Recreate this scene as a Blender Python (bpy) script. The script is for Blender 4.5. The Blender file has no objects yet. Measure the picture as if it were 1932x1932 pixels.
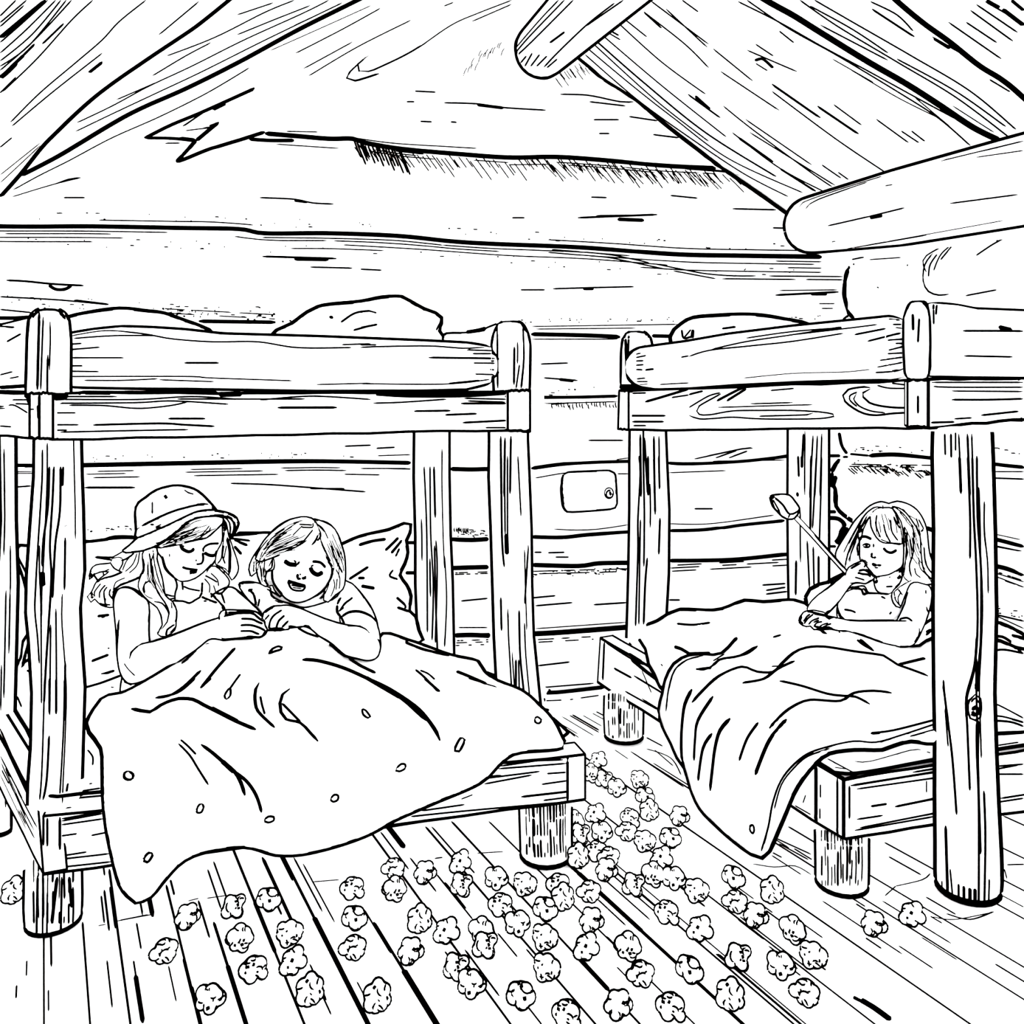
import bpy, bmesh, math, random
from mathutils import Vector, Matrix
from mathutils.bvhtree import BVHTree
from mathutils.geometry import delaunay_2d_cdt
random.seed(7)
C = bpy.context.scene
COL = C.collection
# ------------------------------------------------------------------ camera / measuring
F, CX, HY, H = 1700.0, 966.0, 720.0, 1.45      # focal length in pixels, horizon, eye height (m)
cam = bpy.data.cameras.new('camera'); cam.sensor_width = 36; cam.lens = F / 1932 * 36
cam.shift_y = -(966 - HY) / 1932; cam.clip_start = .05
co = bpy.data.objects.new('camera', cam); COL.objects.link(co)
co.location = (0, 0, H); co.rotation_euler = (math.pi / 2, 0, 0); C.camera = co
EYE = Vector((0, 0, H))
def P(px, py, Y): return Vector(((px - CX) * Y / F, Y, H - (py - HY) * Y / F))
def PS(px, py, s): return P(px, py, F / s)      # s = pixels per metre at that depth
# ------------------------------------------------------------------ materials
def mat_white():
    m = bpy.data.materials.new('white_paper_finish'); m.use_nodes = True
    nt = m.node_tree; nt.nodes.clear()
    o = nt.nodes.new('ShaderNodeOutputMaterial'); d = nt.nodes.new('ShaderNodeBsdfDiffuse')
    n = nt.nodes.new('ShaderNodeTexNoise'); n.inputs['Scale'].default_value = 30
    r = nt.nodes.new('ShaderNodeMapRange'); r.inputs['To Min'].default_value = .965; r.inputs['To Max'].default_value = .99
    nt.links.new(n.outputs[0], r.inputs['Value']); nt.links.new(r.outputs[0], d.inputs['Color'])
    nt.links.new(d.outputs[0], o.inputs['Surface']); return m
def mat_black():
    m = bpy.data.materials.new('black_ink'); m.use_nodes = True
    nt = m.node_tree; nt.nodes.clear()
    o = nt.nodes.new('ShaderNodeOutputMaterial'); d = nt.nodes.new('ShaderNodeBsdfDiffuse')
    d.inputs['Color'].default_value = (0, 0, 0, 1)
    nt.links.new(d.outputs[0], o.inputs['Surface']); return m
WHITE, INK = mat_white(), mat_black()
# ------------------------------------------------------------------ drawing frames: letter -> origin, scale
FR = {'p': (0, 0, 1), 'a': (0, 880, .24845), 'b': (440, 880, .24845), 'r': (1380, 860, .28571), '1': (0, 1280, .3375),
      '2': (600, 1280, .3375), '3': (1000, 1340, .33126), '4': (1232, 1200, .37879), 'u': (0, 0, .5), 'v': (860, 0, .55487),
      'w': (0, 540, .36232), 'x': (680, 540, .32091), 'y': (1300, 540, .32712), 'm': (860, 860, .3002)}
def pts(fr, s):
    ox, oy, k = FR[fr]
    return [(ox + float(a) * k, oy + float(b) * k) for a, b in (q.split(',') for q in s.split())]
def strokes(txt):
    """'a5 x,y x,y; 3 x,y ...' : frame letter (sticky) + width in pixels, then points"""
    out = []; fr = 'p'
    for line in txt.replace('\n', ' ').split(';'):
        line = line.strip()
        if not line: continue
        h, r = line.split(None, 1)
        if h[0] in FR and (h[0].isalpha() or h[0:2] in ('1:', '2:', '3:', '4:')):
            fr = h[0]; h = h[1:].lstrip(':')
        out.append((float(h), pts(fr, r)))
    return out
def thin(st, k=.72): return [(w * k - .2, p) for w, p in st]
def smooth(pl, step=10, closed=False):
    n = len(pl)
    if n < 3 and not closed:
        (x0, y0), (x1, y1) = pl[0], pl[-1]
        k = max(1, int(math.hypot(x1 - x0, y1 - y0) / step)); return [(x0 + (x1 - x0) * i / k, y0 + (y1 - y0) * i / k) for i in range(k + 1)]
    out = []
    rng = range(n) if closed else range(n - 1)
    for i in rng:
        g = (lambda j: pl[j % n]) if closed else (lambda j: pl[min(max(j, 0), n - 1)])
        p0, p1, p2, p3 = g(i - 1), g(i), g(i + 1), g(i + 2)
        L = math.hypot(p2[0] - p1[0], p2[1] - p1[1]); k = max(1, int(L / step))
        for j in range(k):
            t = j / k; t2 = t * t; t3 = t2 * t
            out.append(tuple(.5 * (2 * p1[a] + (p2[a] - p0[a]) * t + (2 * p0[a] - 5 * p1[a] + 4 * p2[a] - p3[a]) * t2 + (3 * p1[a] - p0[a] - 3 * p2[a] + p3[a]) * t3) for a in (0, 1)))
    if not closed: out.append(pl[-1])
    return out
def lerp(a, b, t): return a + (b - a) * t
def along(pl, t):
    L = [0]
    for a, b in zip(pl, pl[1:]): L.append(L[-1] + math.dist(a, b))
    d = t * L[-1]
    for i in range(len(pl) - 1):
        if d <= L[i + 1] or i == len(pl) - 2:
            q = (d - L[i]) / max(L[i + 1] - L[i], 1e-9); return tuple(lerp(u, v, q) for u, v in zip(pl[i], pl[i + 1]))
def between(A, B, f, t0, t1, w, n=6, wob=0.0):
    """a stroke at fraction f between two edge lines, from t0 to t1 along them"""
    o = []
    ph = random.random() * 6
    for i in range(n + 1):
        t = lerp(t0, t1, i / n); a, b = along(A, t), along(B, t); g = f + wob * math.sin(ph + t * 9)
        o.append((lerp(a[0], b[0], g), lerp(a[1], b[1], g)))
    return (w, o)
def grain(A, B, n, w=3, lo=.08, hi=.92, L=(.1, .5), wob=.006, edge=False):
    r = []
    for _ in range(n):
        f = random.uniform(lo, hi)
        if edge: f = random.choice([f * .35 + .02, 1 - f * .35])
        l = random.uniform(*L); t = random.uniform(0, 1 - l)
        r.append(between(A, B, f, t, t + l, w * random.uniform(.8, 1.2), 8, wob))
    return r
def dots(pl, n, off, spread, w=2):
    r = []
    for _ in range(n):
        x, y = along(pl, random.random()); y += off + random.uniform(-spread, spread)
        r.append((w, [(x, y), (x + random.choice([2, 2, 4, 9]), y + .3)]))
    return r
def hatch(pl, n, dx, dy, off=3, w=1.8, jit=.5):
    r = []
    for i in range(n):
        x, y = along(pl, (i + random.random() * .7) / n); k = random.uniform(jit, 1); y += off * random.random()
        r.append((w, [(x, y), (x + dx * k * .5 - 1, y + dy * k * .45), (x + dx * k, y + dy * k)]))
    return r
def shade(pl, offs, w=2.2, br=.25):
    """broken thin lines running beside a bold one"""
    r = []
    for o in offs:
        t = random.random() * .08
        while t < .97:
            l = random.uniform(.08, .35); e = min(1, t + l)
            r.append((w, [(along(pl, lerp(t, e, q))[0], along(pl, lerp(t, e, q))[1] + o) for q in (0, .25, .5, .75, 1)]))
            t = e + random.random() * br
    return r
# ------------------------------------------------------------------ mesh store
class Mesh:
    def __init__(s): s.v = []; s.f = []; s.m = []; s.seams = []
    def add(s, vs, fs, mi=0):
        b = len(s.v); s.v += [Vector(v) for v in vs]; s.f += [tuple(b + i for i in f) for f in fs]; s.m += [mi] * len(fs); return s
def tube(M, path, rad, mi=1, sides=5, taper=True):
    path = [p for i, p in enumerate(path) if i == 0 or (p - path[i - 1]).length > 1e-5]
    if len(path) < 2: return
    vs = []; n = len(path); up = Vector((.13, .31, .94))
    for i, p in enumerate(path):
        t = (path[min(i + 1, n - 1)] - path[max(i - 1, 0)]).normalized()
        a = t.cross(up)
        if a.length < .1: a = t.cross(Vector((1, 0, 0)))
        a.normalize(); b = t.cross(a)
        r = rad[i] if isinstance(rad, list) else rad
        if taper and n > 3 and i in (0, n - 1): r *= .45
        for k in range(sides):
            an = 2 * math.pi * k / sides; vs.append(p + a * math.cos(an) * r + b * math.sin(an) * r)
    fs = [(i * sides + k, i * sides + (k + 1) % sides, (i + 1) * sides + (k + 1) % sides, (i + 1) * sides + k) for i in range(n - 1) for k in range(sides)]
    fs += [tuple(range(sides))[::-1], tuple((n - 1) * sides + k for k in range(sides))]
    M.add(vs, fs, mi)
def draw(M, bvh, inks, step=9, mean=3.0):
    for w, pl in inks:
        ln = sum(math.dist(a, b) for a, b in zip(pl, pl[1:])); sp = smooth(pl, min(step, max(2.2, ln / 14))); runs = [[]]; last = None
        for x, y in sp:
            d = (P(x, y, 1) - EYE); k = d.length; d.normalize()
            hit, nor, _, dist = bvh.ray_cast(EYE, d)
            if hit is None:
                hit, nor, _, dd = bvh.find_nearest(EYE + d * (last or mean))
                if hit is not None and ((hit - EYE) - d * (hit - EYE).dot(d)).length > 7 / F * (hit - EYE).length: hit = None
                if hit is None: runs.append([]); continue
                dist = (hit - EYE).length
            if last is not None and abs(dist - last) > .12 and runs[-1]: runs.append([])
            last = dist
            runs[-1].append(hit - d * .001)
        for r in runs:
            if len(r) >= 2: tube(M, r, [(w * 1.08 + .55) * .5 * p.y / F for p in r])
def contour(vs, ns, faces, cmin=10):
    """ink lines where a rounded surface turns away, as chains of points on the surface"""
    g = [n.dot(v - EYE) for v, n in zip(vs, ns)]; pt = {}; adj = {}
    for f in faces:
        for t in ([(f[0], f[i], f[i + 1]) for i in range(1, len(f) - 1)] if len(f) < 9 else []):
            ks = []
            for a, b in ((t[0], t[1]), (t[1], t[2]), (t[2], t[0])):
                if (g[a] > 0) != (g[b] > 0):
                    k = (min(a, b), max(a, b)); ks.append(k)
                    if k not in pt: q = g[a] / (g[a] - g[b]); pt[k] = vs[a].lerp(vs[b], q)
            if len(ks) == 2: adj.setdefault(ks[0], []).append(ks[1]); adj.setdefault(ks[1], []).append(ks[0])
    out = []; seen = set()
    for st in sorted(adj, key=lambda k: len(adj[k])):
        if st in seen: continue
        ch = [st]; seen.add(st); cur = st
        while True:
            nx = [k for k in adj[cur] if k not in seen]
            if not nx: break
            cur = nx[0]; seen.add(cur); ch.append(cur)
        loop = len(ch) > 3 and st in adj[cur]
        l = [pt[k] for k in ch]; L = sum((p - q).length for p, q in zip(l, l[1:]))
        if L * F / l[0].y < cmin: continue
        for _ in range(3):
            n = len(l); l = [(l[i - 1] + l[i] * 2 + l[(i + 1) % n]) / 4 if (loop or 0 < i < n - 1) else l[i] for i in range(n)]
        r = [l[0]]; stp = 3.5 * l[0].y / F
        for p in l[1:-1]:
            if (p - r[-1]).length > stp: r.append(p)
        r.append(l[-1])
        if loop: r.append(l[0])
        out.append(r)
    return out
def build(name, M, parent=None, rim=0, inks=(), soft=True, cmin=10):
    """rim = outline width in pixels; inks are drawn on the surface"""
    bm = bmesh.new(); bv = [bm.verts.new(v) for v in M.v]
    for f, mi in zip(M.f, M.m):
        if mi == 0:
            try: bm.faces.new([bv[i] for i in f])
            except ValueError: pass
    used = [v for v in bm.verts if v.link_faces]
    for v in [v for v in bm.verts if not v.link_faces]: bm.verts.remove(v)
    bmesh.ops.recalc_face_normals(bm, faces=bm.faces[:]); bm.normal_update()
    bm.verts.ensure_lookup_table(); bm.verts.index_update()
    base = [v.co.copy() for v in bm.verts]; nor = [v.normal.copy() for v in bm.verts]
    faces = [tuple(v.index for v in f.verts) for f in bm.faces]
    O = Mesh()
    solid = base; O.add(base, faces, 0)
    if rim:
        if M.seams:
            for l, k in M.seams: e = [] if getattr(M, 'open', 0) else l[:1]; tube(O, l + e, [rim * k * .5 * p.y / F for p in l + e], taper=False, sides=7)
        else:
            for l in contour(base, nor, faces, cmin): tube(O, l, [rim * .68 * p.y / F for p in l], taper=False, sides=7)
    bm.free()
    inks = list(inks)
    if inks: draw(O, BVHTree.FromPolygons(solid, faces), inks, mean=(sum(solid, Vector()) / len(solid) - EYE).length)
    for f, mi in zip(M.f, M.m):
        pass
    if any(mi for mi in M.m):
        b = len(O.v); O.v += M.v
        for f, mi in zip(M.f, M.m):
            if mi: O.f.append(tuple(b + i for i in f)); O.m.append(mi)
    L = parent.matrix_world.translation.copy() if parent is not None else Vector((0, 0, 0))
    if parent is not None:
        L = Vector(parent['_o']) if '_o' in parent else Vector((0, 0, 0))
    if parent is None and name not in STRUCT:
        xs = solid; L = Vector(((min(p.x for p in xs) + max(p.x for p in xs)) / 2, (min(p.y for p in xs) + max(p.y for p in xs)) / 2, min(p.z for p in xs)))
    me = bpy.data.meshes.new(name)
    me.from_pydata([v - L for v in O.v], [], O.f)
    for m in (WHITE, INK): me.materials.append(m)
    me.polygons.foreach_set('material_index', O.m)
    me.polygons.foreach_set('use_smooth', [soft and m == 0 for m in O.m])
    me.update()
    o = bpy.data.objects.new(name, me); COL.objects.link(o)
    ORG[o.name] = L
    if parent is not None:
        o.parent = parent; PL = Vector(parent['_o'])
        if parent.type == 'MESH': pass
    else: o.location = L
    o['_o'] = tuple(L)
    return o
STRUCT = set(); ORG = {}
def structure(name, M, inks=(), rim=0, soft=True):
    STRUCT.add(name); o = build(name, M, None, rim, inks, soft); o['kind'] = 'structure'; return o
def tag(o, label, cat, group=None):
    o['label'] = label; o['category'] = cat
    if group: o['group'] = group
    return o
def thing(name, label, cat, loc, group=None):
    o = bpy.data.objects.new(name, None); COL.objects.link(o); o.location = loc; o.empty_display_size = .1
    o['_o'] = tuple(loc); return tag(o, label, cat, group)
# ------------------------------------------------------------------ shape makers
def ring_log(secs, sf, vertical=True, sides=20, cap=.3, lump=.0):
    """secs: (along, edge1, edge2) in pixels; sf(px)->pixels per metre. Round log through them."""
    cs = []
    for a, e1, e2 in secs:
        m = (e1 + e2) / 2
        s = sf(m if vertical else a); r = abs(e2 - e1) / 2 / s
        cs.append(((PS(m, a, s) if vertical else PS(a, m, s)), r))
    fine = []
    for (c0, r0), (c1, r1) in zip(cs, cs[1:]):
        k = max(1, int((c1 - c0).length / .022))
        for j in range(k): fine.append((c0.lerp(c1, j / k), lerp(r0, r1, j / k)))
    fine.append(cs[-1])
    t0 = (fine[1][0] - fine[0][0]).normalized(); t1 = (fine[-1][0] - fine[-2][0]).normalized()
    c, r = fine[0]; e0 = [(c - t0 * r * cap * .0, r * .55), (c + t0 * r * cap * .25, r * .86)]
    c, r = fine[-1]; e1 = [(c - t1 * r * cap * .25, r * .86), (c, r * .55)]
    c0, r0 = fine[0]; fine[0] = (c0 + t0 * r0 * cap, r0); cN, rN = fine[-1]; fine[-1] = (cN - t1 * rN * cap, rN)
    fine = e0 + fine + e1
    M = Mesh(); vs = []; n = len(fine); ax = (cs[-1][0] - cs[0][0]).normalized()
    a = ax.cross(Vector((0, 0, 1)) if abs(ax.z) < .7 else Vector((0, 1, 0))).normalized(); b = ax.cross(a)
    ph = random.random() * 9
    for i, (c, r) in enumerate(fine):
        for k in range(sides):
            an = 2 * math.pi * k / sides; rr = r * (1 + lump * math.sin(3 * an + ph + i * .4))
            vs.append(c + a * math.cos(an) * rr + b * math.sin(an) * rr)
    fs = [(i * sides + k, i * sides + (k + 1) % sides, (i + 1) * sides + (k + 1) % sides, (i + 1) * sides + k) for i in range(n - 1) for k in range(sides)]
    fs += [tuple(range(sides)), tuple((n - 1) * sides + k for k in range(sides))]
    M.add(vs, fs); M.rings = fine; M.ax = ax; return M
def log(name, parent, secs, sf, vertical=True, rim=8, g=8, gw=3, ink='', cap=.3, lump=0, gl=(.15, .6), lab=None):
    if not callable(sf): q = sf; sf = lambda x: q
    M = ring_log(secs, sf, vertical, cap=cap, lump=lump)
    if vertical and cap < .45 and rim:      # ink down one side, round the foot and up the other
        L = []; Rt = []
        for c, r in M.rings[2:-2]:
            sd = (c - EYE).cross(M.ax).normalized(); L.append(c - sd * r); Rt.append(c + sd * r)
        c, r = M.rings[-3]; sd = (c - EYE).cross(M.ax).normalized(); fw = M.ax.cross(sd).normalized()
        if fw.dot(EYE - c) < 0: fw = -fw
        arc = [c + (-sd * math.cos(math.pi * k / 12) + fw * math.sin(math.pi * k / 12)) * r - M.ax * 0 for k in range(1, 12)]
        foot = name == 'leg' or secs[-1][0] > 1600
        if foot: M.seams.append((L + arc + Rt[::-1], 1.35))
        else: M.seams += [(L, 1.35), (Rt, 1.35)]
        M.open = True
    A = [((e1, a) if vertical else (a, e1)) for a, e1, e2 in secs]; B = [((e2, a) if vertical else (a, e2)) for a, e1, e2 in secs]
    gr = grain(A, B, g, gw, L=gl, lo=.1, hi=.9) if g < 9 else []
    if g >= 9:
        for i in range(g):
            f = .07 + .86 * (i + random.uniform(.2, .8)) / g; t = 0
            while t < .95:
                e = min(.98, t + random.choice([.2, .35, .6, .9])); gr.append(between(A, B, f, t, e, gw * random.choice([.8, 1, 1.5]), 4, .004)); t = e + random.uniform(.05, .3)
    o = build(name, M, parent, rim, gr + strokes(ink))
    if lab: o['label'] = lab
    return o
def board(name, parent, tl, tr, br, bl, ext, g=6, gw=3, ew=6, ink='', segs=1, hidew=None, edge=False):
    """plank from its front face corners (px, py, s) pushed back by ext metres"""
    q = [PS(*c) for c in (tl, tr, br, bl)]; e = Vector(ext)
    M = Mesh(); N = 12
    vs = []
    for i in range(N + 1):
        t = i / N; w1 = random.uniform(-.0025, .0025); w2 = random.uniform(-.0025, .0025)
        top = q[0].lerp(q[1], t) + Vector((0, 0, w1)); bot = q[3].lerp(q[2], t) + Vector((0, 0, w2))
        vs += [top, bot, bot + e, top + e]
    fs = [(i * 4 + k, i * 4 + (k + 1) % 4, i * 4 + 4 + (k + 1) % 4, i * 4 + 4 + k) for i in range(N) for k in range(4)]
    fs += [(0, 1, 2, 3), (N * 4, N * 4 + 1, N * 4 + 2, N * 4 + 3)]
    M.add(vs, fs)
    ll = [[vs[i * 4 + k] for i in range(N + 1)] for k in range(4)]
    for l in ll: tube(M, l, [ew * .5 * p.y / F for p in l], taper=False)
    for i in (0, N):
        for k in range(4):
            a, b = vs[i * 4 + k], vs[i * 4 + (k + 1) % 4]; tube(M, [a, b], [ew * .4 * a.y / F, ew * .4 * b.y / F], taper=False)
    A = [tl[:2], tr[:2]]; B = [bl[:2], br[:2]]
    return build(name, M, parent, 0, grain(A, B, g, gw, L=(.06, .35), edge=edge) + strokes(ink), soft=False)
def inside(x, y, poly):
    c = False; n = len(poly); j = n - 1
    for i in range(n):
        xi, yi = poly[i]; xj, yj = poly[j]
        if (yi > y) != (yj > y) and x < (xj - xi) * (y - yi) / (yj - yi) + xi: c = not c
        j = i
    return c
def bdist(x, y, poly):
    m = 1e9; n = len(poly)
    for i in range(n):
        x0, y0 = poly[i]; x1, y1 = poly[(i + 1) % n]; dx, dy = x1 - x0, y1 - y0
        t = ((x - x0) * dx + (y - y0) * dy) / max(dx * dx + dy * dy, 1e-9); t = min(1, max(0, t))
        d = math.hypot(x - x0 - t * dx, y - y0 - t * dy)
        if d < m: m = d
    return m
def form(M, poly, Yf, R, step=9, back=1.0, sm=True, asp=1.0):
    """solid with a traced outline: depth Yf(px,py), rounded to R pixels on both sides"""
    if not callable(Yf): y0 = Yf; Yf = lambda x, y: y0
    ol = smooth(poly, step, True) if sm else poly
    n = len(ol); pin = []
    xs = [p[0] for p in ol]; ys = [p[1] for p in ol]; y = min(ys) + step * .5; row = 0
    while y < max(ys):
        x = min(xs) + (row % 2) * step * .5
        while x < max(xs):
            if inside(x, y, ol):
                d = bdist(x, y, ol)
                if d > step * .45: pin.append((x, y, d))
            x += step
        y += step * .87; row += 1
    allp = [Vector(p) for p in ol] + [Vector(p[:2]) for p in pin]
    ov, oe, of, orv, ore, orf = delaunay_2d_cdt(allp, [], [list(range(n))], 1, 1e-4)
    idx = []
    vf = []; vb = []
    for k, c in enumerate(ov):
        src = orv[k][0] if orv[k] else 0
        d = pin[src - n][2] if src >= n else 0.0
        dd = min(d, R); h = math.sqrt(max(0, dd * (2 * R - dd))) * asp
        Y = Yf(c.x, c.y); hm = h * Y / F
        vf.append(P(c.x, c.y, Y - hm)); vb.append(P(c.x, c.y, Y + hm * back) if d > 0 else None)
    vs = list(vf); mp = {}
    for k, v in enumerate(vb):
        if v is None: mp[k] = k
        else: mp[k] = len(vs); vs.append(v)
    fs = [tuple(f) for f in of] + [tuple(mp[i] for i in f[::-1]) for f in of]
    fs = [f for f in fs if len(set(f)) == len(f)]
    M.add(vs, fs); M.seams.append(([P(x, y, Yf(x, y)) for x, y in ol], 1 + min(1, R / 22) * .8)); return M
def sphere(M, c, r, sc=(1, 1, 1)):
    b = bmesh.new(); bmesh.ops.create_icosphere(b, subdivisions=2, radius=1)
    M.add([Vector((v.co.x * r * sc[0] + c.x, v.co.y * r * sc[1] + c.y, v.co.z * r * sc[2] + c.z)) for v in b.verts], [tuple(v.index for v in f.verts) for f in b.faces]); b.free()
def capsule(M, pl, Y, r):
    """finger or limb through pixel points with radii in pixels"""
    path = []; rad = []
    for i, (x, y) in enumerate(pl):
        yy = Y[i] if isinstance(Y, (list, tuple)) else Y; rr = r[i] if isinstance(r, (list, tuple)) else r
        path.append(P(x, y, yy)); rad.append(rr * yy / F)
    tube(M, path, rad, 0, 10, False)
    for p, q in zip(path, rad): sphere(M, p, q)
def remesh(M, vox=.006, it=3):
    me = bpy.data.meshes.new('tmp'); me.from_pydata(M.v, [], M.f); o = bpy.data.objects.new('tmp', me); COL.objects.link(o)
    b = bmesh.new(); b.from_mesh(me); bmesh.ops.recalc_face_normals(b, faces=b.faces[:]); b.to_mesh(me); b.free()
    m = o.modifiers.new('r', 'REMESH'); m.mode = 'VOXEL'; m.voxel_size = vox
    if it: k = o.modifiers.new('s', 'SMOOTH'); k.factor = .5; k.iterations = it
    dg = bpy.context.evaluated_depsgraph_get(); ev = o.evaluated_get(dg).to_mesh()
    R = Mesh().add([v.co.copy() for v in ev.vertices], [tuple(p.vertices) for p in ev.polygons])
    bpy.data.objects.remove(o); return R
# ------------------------------------------------------------------ depth laws (pixels per metre)
s_left = lambda x: 736.6 - .0957 * x                    # front of the left bunk
s_wall = lambda x: 480 - .0452 * x                      # back log wall
s_rw = lambda x: 407.7 + (530 - 407.7) * (x - 1600) / 332
s_rs = lambda x: 445 + .502 * (x - 1130)                # left side of the right bunk
s_rf = lambda x: 676 - .148 * (x - 1593)                # front of the right bunk
# ------------------------------------------------------------------ room shell
WD = Vector((.985, .1755, 0)).normalized(); WN = Vector((WD.y, -WD.x, 0))         # along the back wall, out of it
W0 = PS(-420, 720, s_wall(-420)); W0.z = 0
def wall_pt(u, z, off=0): return W0 + WD * u + WN * off + Vector((0, 0, z))
WL = (PS(1606, 720, s_wall(1606)) - PS(-420, 720, s_wall(-420))).length
def roof_z(X): return min(2.148 + .452 * (X + 2.01), 2.878 - .665 * (X - .288))
def log_wall(name, p, gaps, amp, inks, roof=True):
    (o, d, n, L) = p; M = Mesh(); cols = int(L / .08); rows = []
    for a, b in zip(gaps, gaps[1:]):
        for k in range(8): rows.append((lerp(a, b, k / 8), amp * math.sqrt(math.sin(math.pi * k / 8)) if k else 0))
    rows.append((gaps[-1], 0)); vs = []
    for i in range(cols + 1):
        u = L * i / cols
        for z, f in rows:
            q = o + d * u + n * (f - amp); zz = z + .012 * math.sin(u * 1.7 + z * 3) * (z > .05)
            if roof: zz = min(zz, roof_z(q.x) + .01)
            else: zz = min(zz, 2.2)
            vs.append((q.x, q.y, zz))
    R = len(rows); fs = [(i * R + k, (i + 1) * R + k, (i + 1) * R + k + 1, i * R + k + 1) for i in range(cols) for k in range(R - 1)]
    M.add(vs, fs); return structure(name, M, inks)
G = {1: "0 500,252 560,257 620,262 665,262 690,270 760,281 860,290 960,297 1050,296 1150,303 1250,313 1350,318",
     2: "0 -380,420 0,427 170,427 340,430 450,432 500,440 620,440 750,445 850,455 930,460 1100,467 1270,480 1400,483 1550,485",
     3: "0 375,606 520,608", 4: "0 1000,750 1090,749 1165,747", 5: "0 150,878 400,873 600,870 775,873"}
G = {k: strokes(v)[0][1] for k, v in G.items()}
wi = [(9, G[1]), (9, G[2]), (8, G[3]), (7, G[4]), (9, G[5])]
wi += strokes("""p7 1370,322 1400,328; 4 1290,318 1385,325; 8 -350,598 0,600 30,600 60,598; 3 0,584 60,590; 3 0,560 110,566 205,575; 3 140,566 205,574;
7 -350,882 25,878 48,879 72,878; 8 850,885 890,886 922,885; 7 1002,884 1060,876 1120,872 1190,870; 7 1258,873 1300,875 1400,870 1490,860; 6 1562,860 1585,860;
8 1002,631 1100,633 1170,636; 7 1230,634 1268,635; 2 1002,640 1165,640; 2 1002,616 1280,612; 2 1010,621 1200,619;
7 -350,1034 28,1030 40,1031 60,1033; 8 153,1021 185,1023 215,1014 255,1014; 7 447,1006 515,1006; 6 765,1024 785,1024; 8 850,1018 890,1019 922,1017;
7 1002,1013 1060,1014 1110,1009 1190,1004; 7 1262,1002 1330,1000 1400,990 1480,982; 6 765,1081 785,1081; 8 853,1072 885,1071 922,1070;
8 1003,1066 1090,1068 1130,1063 1190,1062; 7 1262,1058 1380,1056 1490,1045; 10 857,1198 890,1197 925,1199; 9 1005,1196 1060,1193 1190,1183;
8 1015,1307 1050,1307 1140,1297; 3 1020,1297 1120,1289; 8 1032,1350 1090,1343 1145,1338; 2 1030,1322 1060,1321; 2 1075,1320 1082,1319; 2 1095,1317 1130,1312;
5 1590,862 1600,862; 6 1215,1371 1250,1369;
3 490,373 555,376 590,383 630,385; 4 555,379 580,382; 3 120,373 160,373; 3 25,370 85,348 150,335; 
4 495,484 635,488; 7 555,489 620,490; 3 585,504 665,506; 3 680,508 720,510; 4 12,529 50,531 100,536 158,539; 6 92,538 105,546 122,546 135,539;
3 783,172 822,174; 3 838,194 900,196 950,203 1030,208; 6 900,198 950,204; 3 767,192 782,192; 3 793,229 815,230; 3 850,230 862,231;
3 1057,178 1110,180 1170,192 1195,192; 3 1112,192 1180,200; 3 1120,226 1168,226; 3 1130,252 1150,252; 3 1187,220 1240,228; 3 1232,254 1280,260;
3 1115,372 1145,373; 3 1265,369 1316,374; 3 1382,394 1464,396; 3 966,411 990,411; 4 1090,411 1240,405; 7 1165,414 1215,416; 3 1125,407 1235,406; 3 1458,430 1492,431;
3 982,547 1028,547; 3 1043,545 1110,543 1196,541; 6 1100,545 1120,545; 4 1463,557 1582,551; 6 1530,555 1560,555; 2 1470,548 1580,547; 2 1545,573 1575,573; 2 1550,582 1572,582;
3 1020,687 1072,685; 3 1026,713 1090,718; 6 1055,716 1082,719; 3 1110,831 1176,831; 2 1010,762 1165,758; 2 1005,766 1080,760; 2 1010,902 1055,894 1080,891; 2 1165,894 1185,894; 2 1163,867 1185,864;
4 160,920 255,920; 3 435,912 500,914 560,918 690,928; 3 585,922 650,922; 3 650,842 700,840; 3 710,846 745,844; 2 712,860 775,858; 2 680,884 770,884;
3 1008,1042 1022,1042; 3 1034,1043 1065,1042; 3 1048,1051 1073,1051; 3 1005,1128 1048,1124; 3 1010,1143 1080,1137; 3 1120,1141 1182,1137; 3 870,1134 920,1129;
3 1015,1256 1075,1249; 3 1262,1132 1283,1132; 3 1310,960 1345,960; 3 1438,1104 1482,1101; 3 1445,1114 1482,1108; 3 1445,1121 1485,1116;
2 865,1184 920,1184; 2 1010,1186 1180,1174; 2 1045,998 1085,1000 1130,998 1185,990; 2 1262,988 1340,988 1460,972; 3 1310,866 1400,847 1420,846; 3 1350,864 1390,850; 3 1375,864 1410,851;
2 1345,870 1480,868; 2 1262,892 1370,888; 3 30,919 58,917; 2 28,890 60,890; 2 28,893 65,893; 2 745,285 800,291; 2 540,248 600,249; 2 655,258 740,270 850,277 900,280;
2 240,266 300,270 340,270; 2 520,272 640,280""")
wi += strokes("p8 -350,1200 0,1198; 8 -350,1085 0,1084; 3 -300,500 -200,503; 3 -180,660 -90,661; 3 -250,950 -120,948; 3 -160,1140 -60,1139")
wi += shade(G[1][4:], [10, 14], 2); wi += hatch(G[1][3:], 75, 26, 36, 14, 1.8, .45); wi += hatch(G[1][3:6], 16, 18, 46, 6, 3.2, .5)
wi += hatch([(1000, 297), (1390, 330)], 40, 30, 30, 10, 1.6, .4)
wi += shade(G[2], [-12, 9, 14, 21, 29], 2.2, .3); wi += dots(G[2], 60, -18, 8); wi += dots(G[2], 60, 30, 10)
wi += shade([(1030, 470), (1150, 480), (1270, 505), (1350, 520), (1590, 522)], [0, 6], 2.5, .05)
wi += shade(G[5], [12, 17, 24], 2.3, .2); wi += dots(G[5], 26, -12, 5); wi += dots([(0, 568), (520, 590)], 50, 0, 12)
wi += dots([(300, 585), (560, 600)], 30, 3, 6, 3); wi += dots([(970, 606), (1580, 598)], 45, 0, 4); wi += shade([(300, 590), (520, 602)], [0, -8], 2)
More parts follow.
